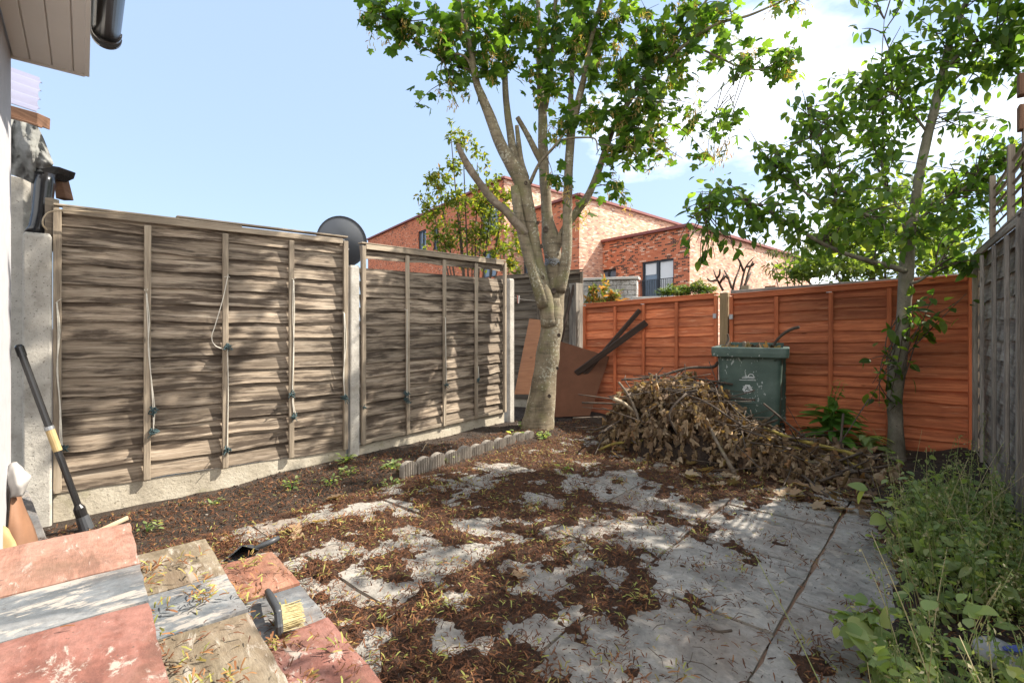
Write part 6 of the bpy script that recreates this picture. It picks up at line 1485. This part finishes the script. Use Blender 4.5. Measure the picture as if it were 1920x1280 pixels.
SACK = G(1885, 1235, .06); SACK.z = 0
def build_weeds():
    """dense mixed weeds over the right bed: nobody could count them"""
    L1 = []; Y1 = []; S1 = []; L2 = []; S2 = []; st = MB(); P3 = []
    def where():
        while True:
            u = random.uniform(.75, 4.0); v = random.uniform(-.42, .26)+.05*mnoise.noise(Vector((u*3, 0, 0))); p = from_uv(u, v)
            d = p.x*FX+p.y*FY; x = (p.x*RX+p.y*RY)/max(.01, d)*F+960
            if (p-SACK).length < .20: continue
            edge = -.14+.15*mnoise.noise(Vector((u*2.2, 4, 0)))
            if u > 3.0: edge -= .1
            if v < edge: continue
            if p.dot(fq.n) > 0 and (p-fq.p0).dot(fq.n) < .04: continue
            return p, u, v
    for k in range(620):
        p, u, v = where(); z = soil_z(p.x, p.y); h = random.uniform(.05, .24)*(1.0 if random.random() > .2 else 1.6)
        lean = Vector((random.gauss(0, .25), random.gauss(0, .25), 0))-VPD*.18
        a = Vector((p.x, p.y, z)); b = a+lean*h+UP*h; m_ = a.lerp(b, .5)+lean*h*-.15
        kind_ = random.random(); nl = int(4+h*34)
        S = smooth_path([(*a, .0028), (*m_, .0022), (*b, .001)], 4); st.tube([s[:3] for s in S], [s[3] for s in S], 4, random.uniform(0, .6) if kind_ < .7 else random.uniform(.5, 1))
        if kind_ < .64:
            for j in range(nl):
                s = S[min(len(S)-1, int(len(S)*random.uniform(.15, 1)))]; L1.append((s[0]+random.gauss(0, .01), s[1]+random.gauss(0, .01), s[2]+random.gauss(0, .008))); S1.append(random.choice((.02, .028, .036, .052))*random.uniform(.7, 1.2))
        else:                      # feathery seed stems
            for j in range(nl*4):
                s = S[min(len(S)-1, int(len(S)*random.uniform(.35, 1)))]; L2.append((s[0]+random.gauss(0, .014), s[1]+random.gauss(0, .014), s[2]+random.gauss(0, .012))); S2.append(random.uniform(.008, .02))
    for k in range(70):           # tall pale grass stems
        p, u, v = where(); z = soil_z(p.x, p.y); h = random.uniform(.25, .55); lean = Vector((random.gauss(0, .2), random.gauss(0, .2), 0)); a = Vector((p.x, p.y, z)); b = a+lean*h+UP*h
        S = smooth_path([(*a, .0018), (*(a.lerp(b, .5)+UP*.04), .0014), (*b, .0009)], 4); st.tube([s[:3] for s in S], [s[3] for s in S], 4, random.uniform(.4, 1))
        if random.random() < .6:
            for j in range(26):
                s = S[min(len(S)-1, int(len(S)*random.uniform(.5, 1)))]; L2.append((s[0]+random.gauss(0, .009), s[1]+random.gauss(0, .009), s[2]+random.gauss(0, .012))); S2.append(random.uniform(.006, .014))
    for k in range(1800):          # low cover
        p, u, v = where(); z = soil_z(p.x, p.y)
        if mnoise.noise(Vector((p.x*2.6, p.y*2.6, 8))) < -.12: continue
        L1.append((p.x, p.y, z+abs(random.gauss(0, .045))+.01)); S1.append(random.choice((.02, .03, .045))*random.uniform(.7, 1.3))
    root = st.build('weeds', M['straw'], smooth=True); kind(tag(root, 'tangle of green weeds and dry seed stems in the right bed', 'weeds'), 'stuff')
    n = len(L1); o = scatter('weed_leaves', M['leaf_weed'], *leaf_oval(.62, .3, 4), np.array(L1), rots(n, .5, None, .1), np.array(S1), RNG.uniform(0, 1, n), root); o['kind'] = 'stuff'
    n = len(L2); o = scatter('seed_heads', M['straw'], QUAD[0], QUAD[1], np.array(L2), rots(n, .9), np.array(S2), RNG.uniform(0, 1, n), root); o['kind'] = 'stuff'
    # shepherd's purse spires by the right fence
    for x, y, lab in ((1845, 905, 'tall feathery seed spire against the right fence, nearest the corner post'), (1822, 930, 'shorter feathery seed spire left of the tall one by the right fence')):
        p = G(x, y, .06); p.z = soil_z(p.x, p.y); t = thing('seed_spire', lab, 'weed', tuple(p), 'seed spires by the right fence'); mb = MB(); h = .42 if x > 1830 else .30
        mb.tube([p, p+UP*h], [.003, .0012], 5); mb.build('stem', M['straw'], t)
        q = [(p.x+random.gauss(0, .014), p.y+random.gauss(0, .014), p.z+h*random.uniform(.25, 1)) for _ in range(90)]; n = len(q)
        scatter('foliage', M['straw'], QUAD[0], QUAD[1], np.array(q), rots(n, .9), RNG.uniform(.008, .016, n), RNG.uniform(.3, 1, n), t)  # these small quads are the seed pods of the spire
build_weeds()
# crumpled white sack with a blue band
def sack():
    c = G(1890, 1235, .06); t = thing('plastic_sack', 'crumpled whitish plastic sack with a blue band among the right weeds', 'sack', tuple(c)); 
    def part(rows, mat, name, th=.003):
        o = curved_sheet(name, '', '', rows, mat, th, 16, .010); del o['label']; del o['category']
        o.parent = t; o.matrix_parent_inverse = t.matrix_world.inverted()
    part([[(1826, 1196, 1.58), (1842, 1190, 1.58), (1870, 1198, 1.56), (1905, 1214, 1.55), (1960, 1216, 1.52)], [(1822, 1215, 1.54), (1848, 1212, 1.52), (1880, 1214, 1.50), (1912, 1220, 1.49), (1960, 1222, 1.46)], [(1840, 1236, 1.50), (1862, 1230, 1.47), (1890, 1236, 1.45), (1920, 1240, 1.44), (1965, 1240, 1.42)], [(1862, 1252, 1.47), (1880, 1262, 1.44), (1905, 1268, 1.42), (1930, 1272, 1.41), (1968, 1275, 1.40)]], M['whitefilm'], 'film')
    part([[(1882, 1214, 1.485), (1905, 1209, 1.49), (1930, 1207, 1.49), (1960, 1206, 1.48)], [(1884, 1217, 1.47), (1906, 1216, 1.47), (1930, 1215, 1.47), (1962, 1214, 1.46)], [(1890, 1219, 1.465), (1908, 1221, 1.46), (1930, 1221, 1.46), (1962, 1221, 1.45)]], M['bluefilm'], 'blue_band')
sack()
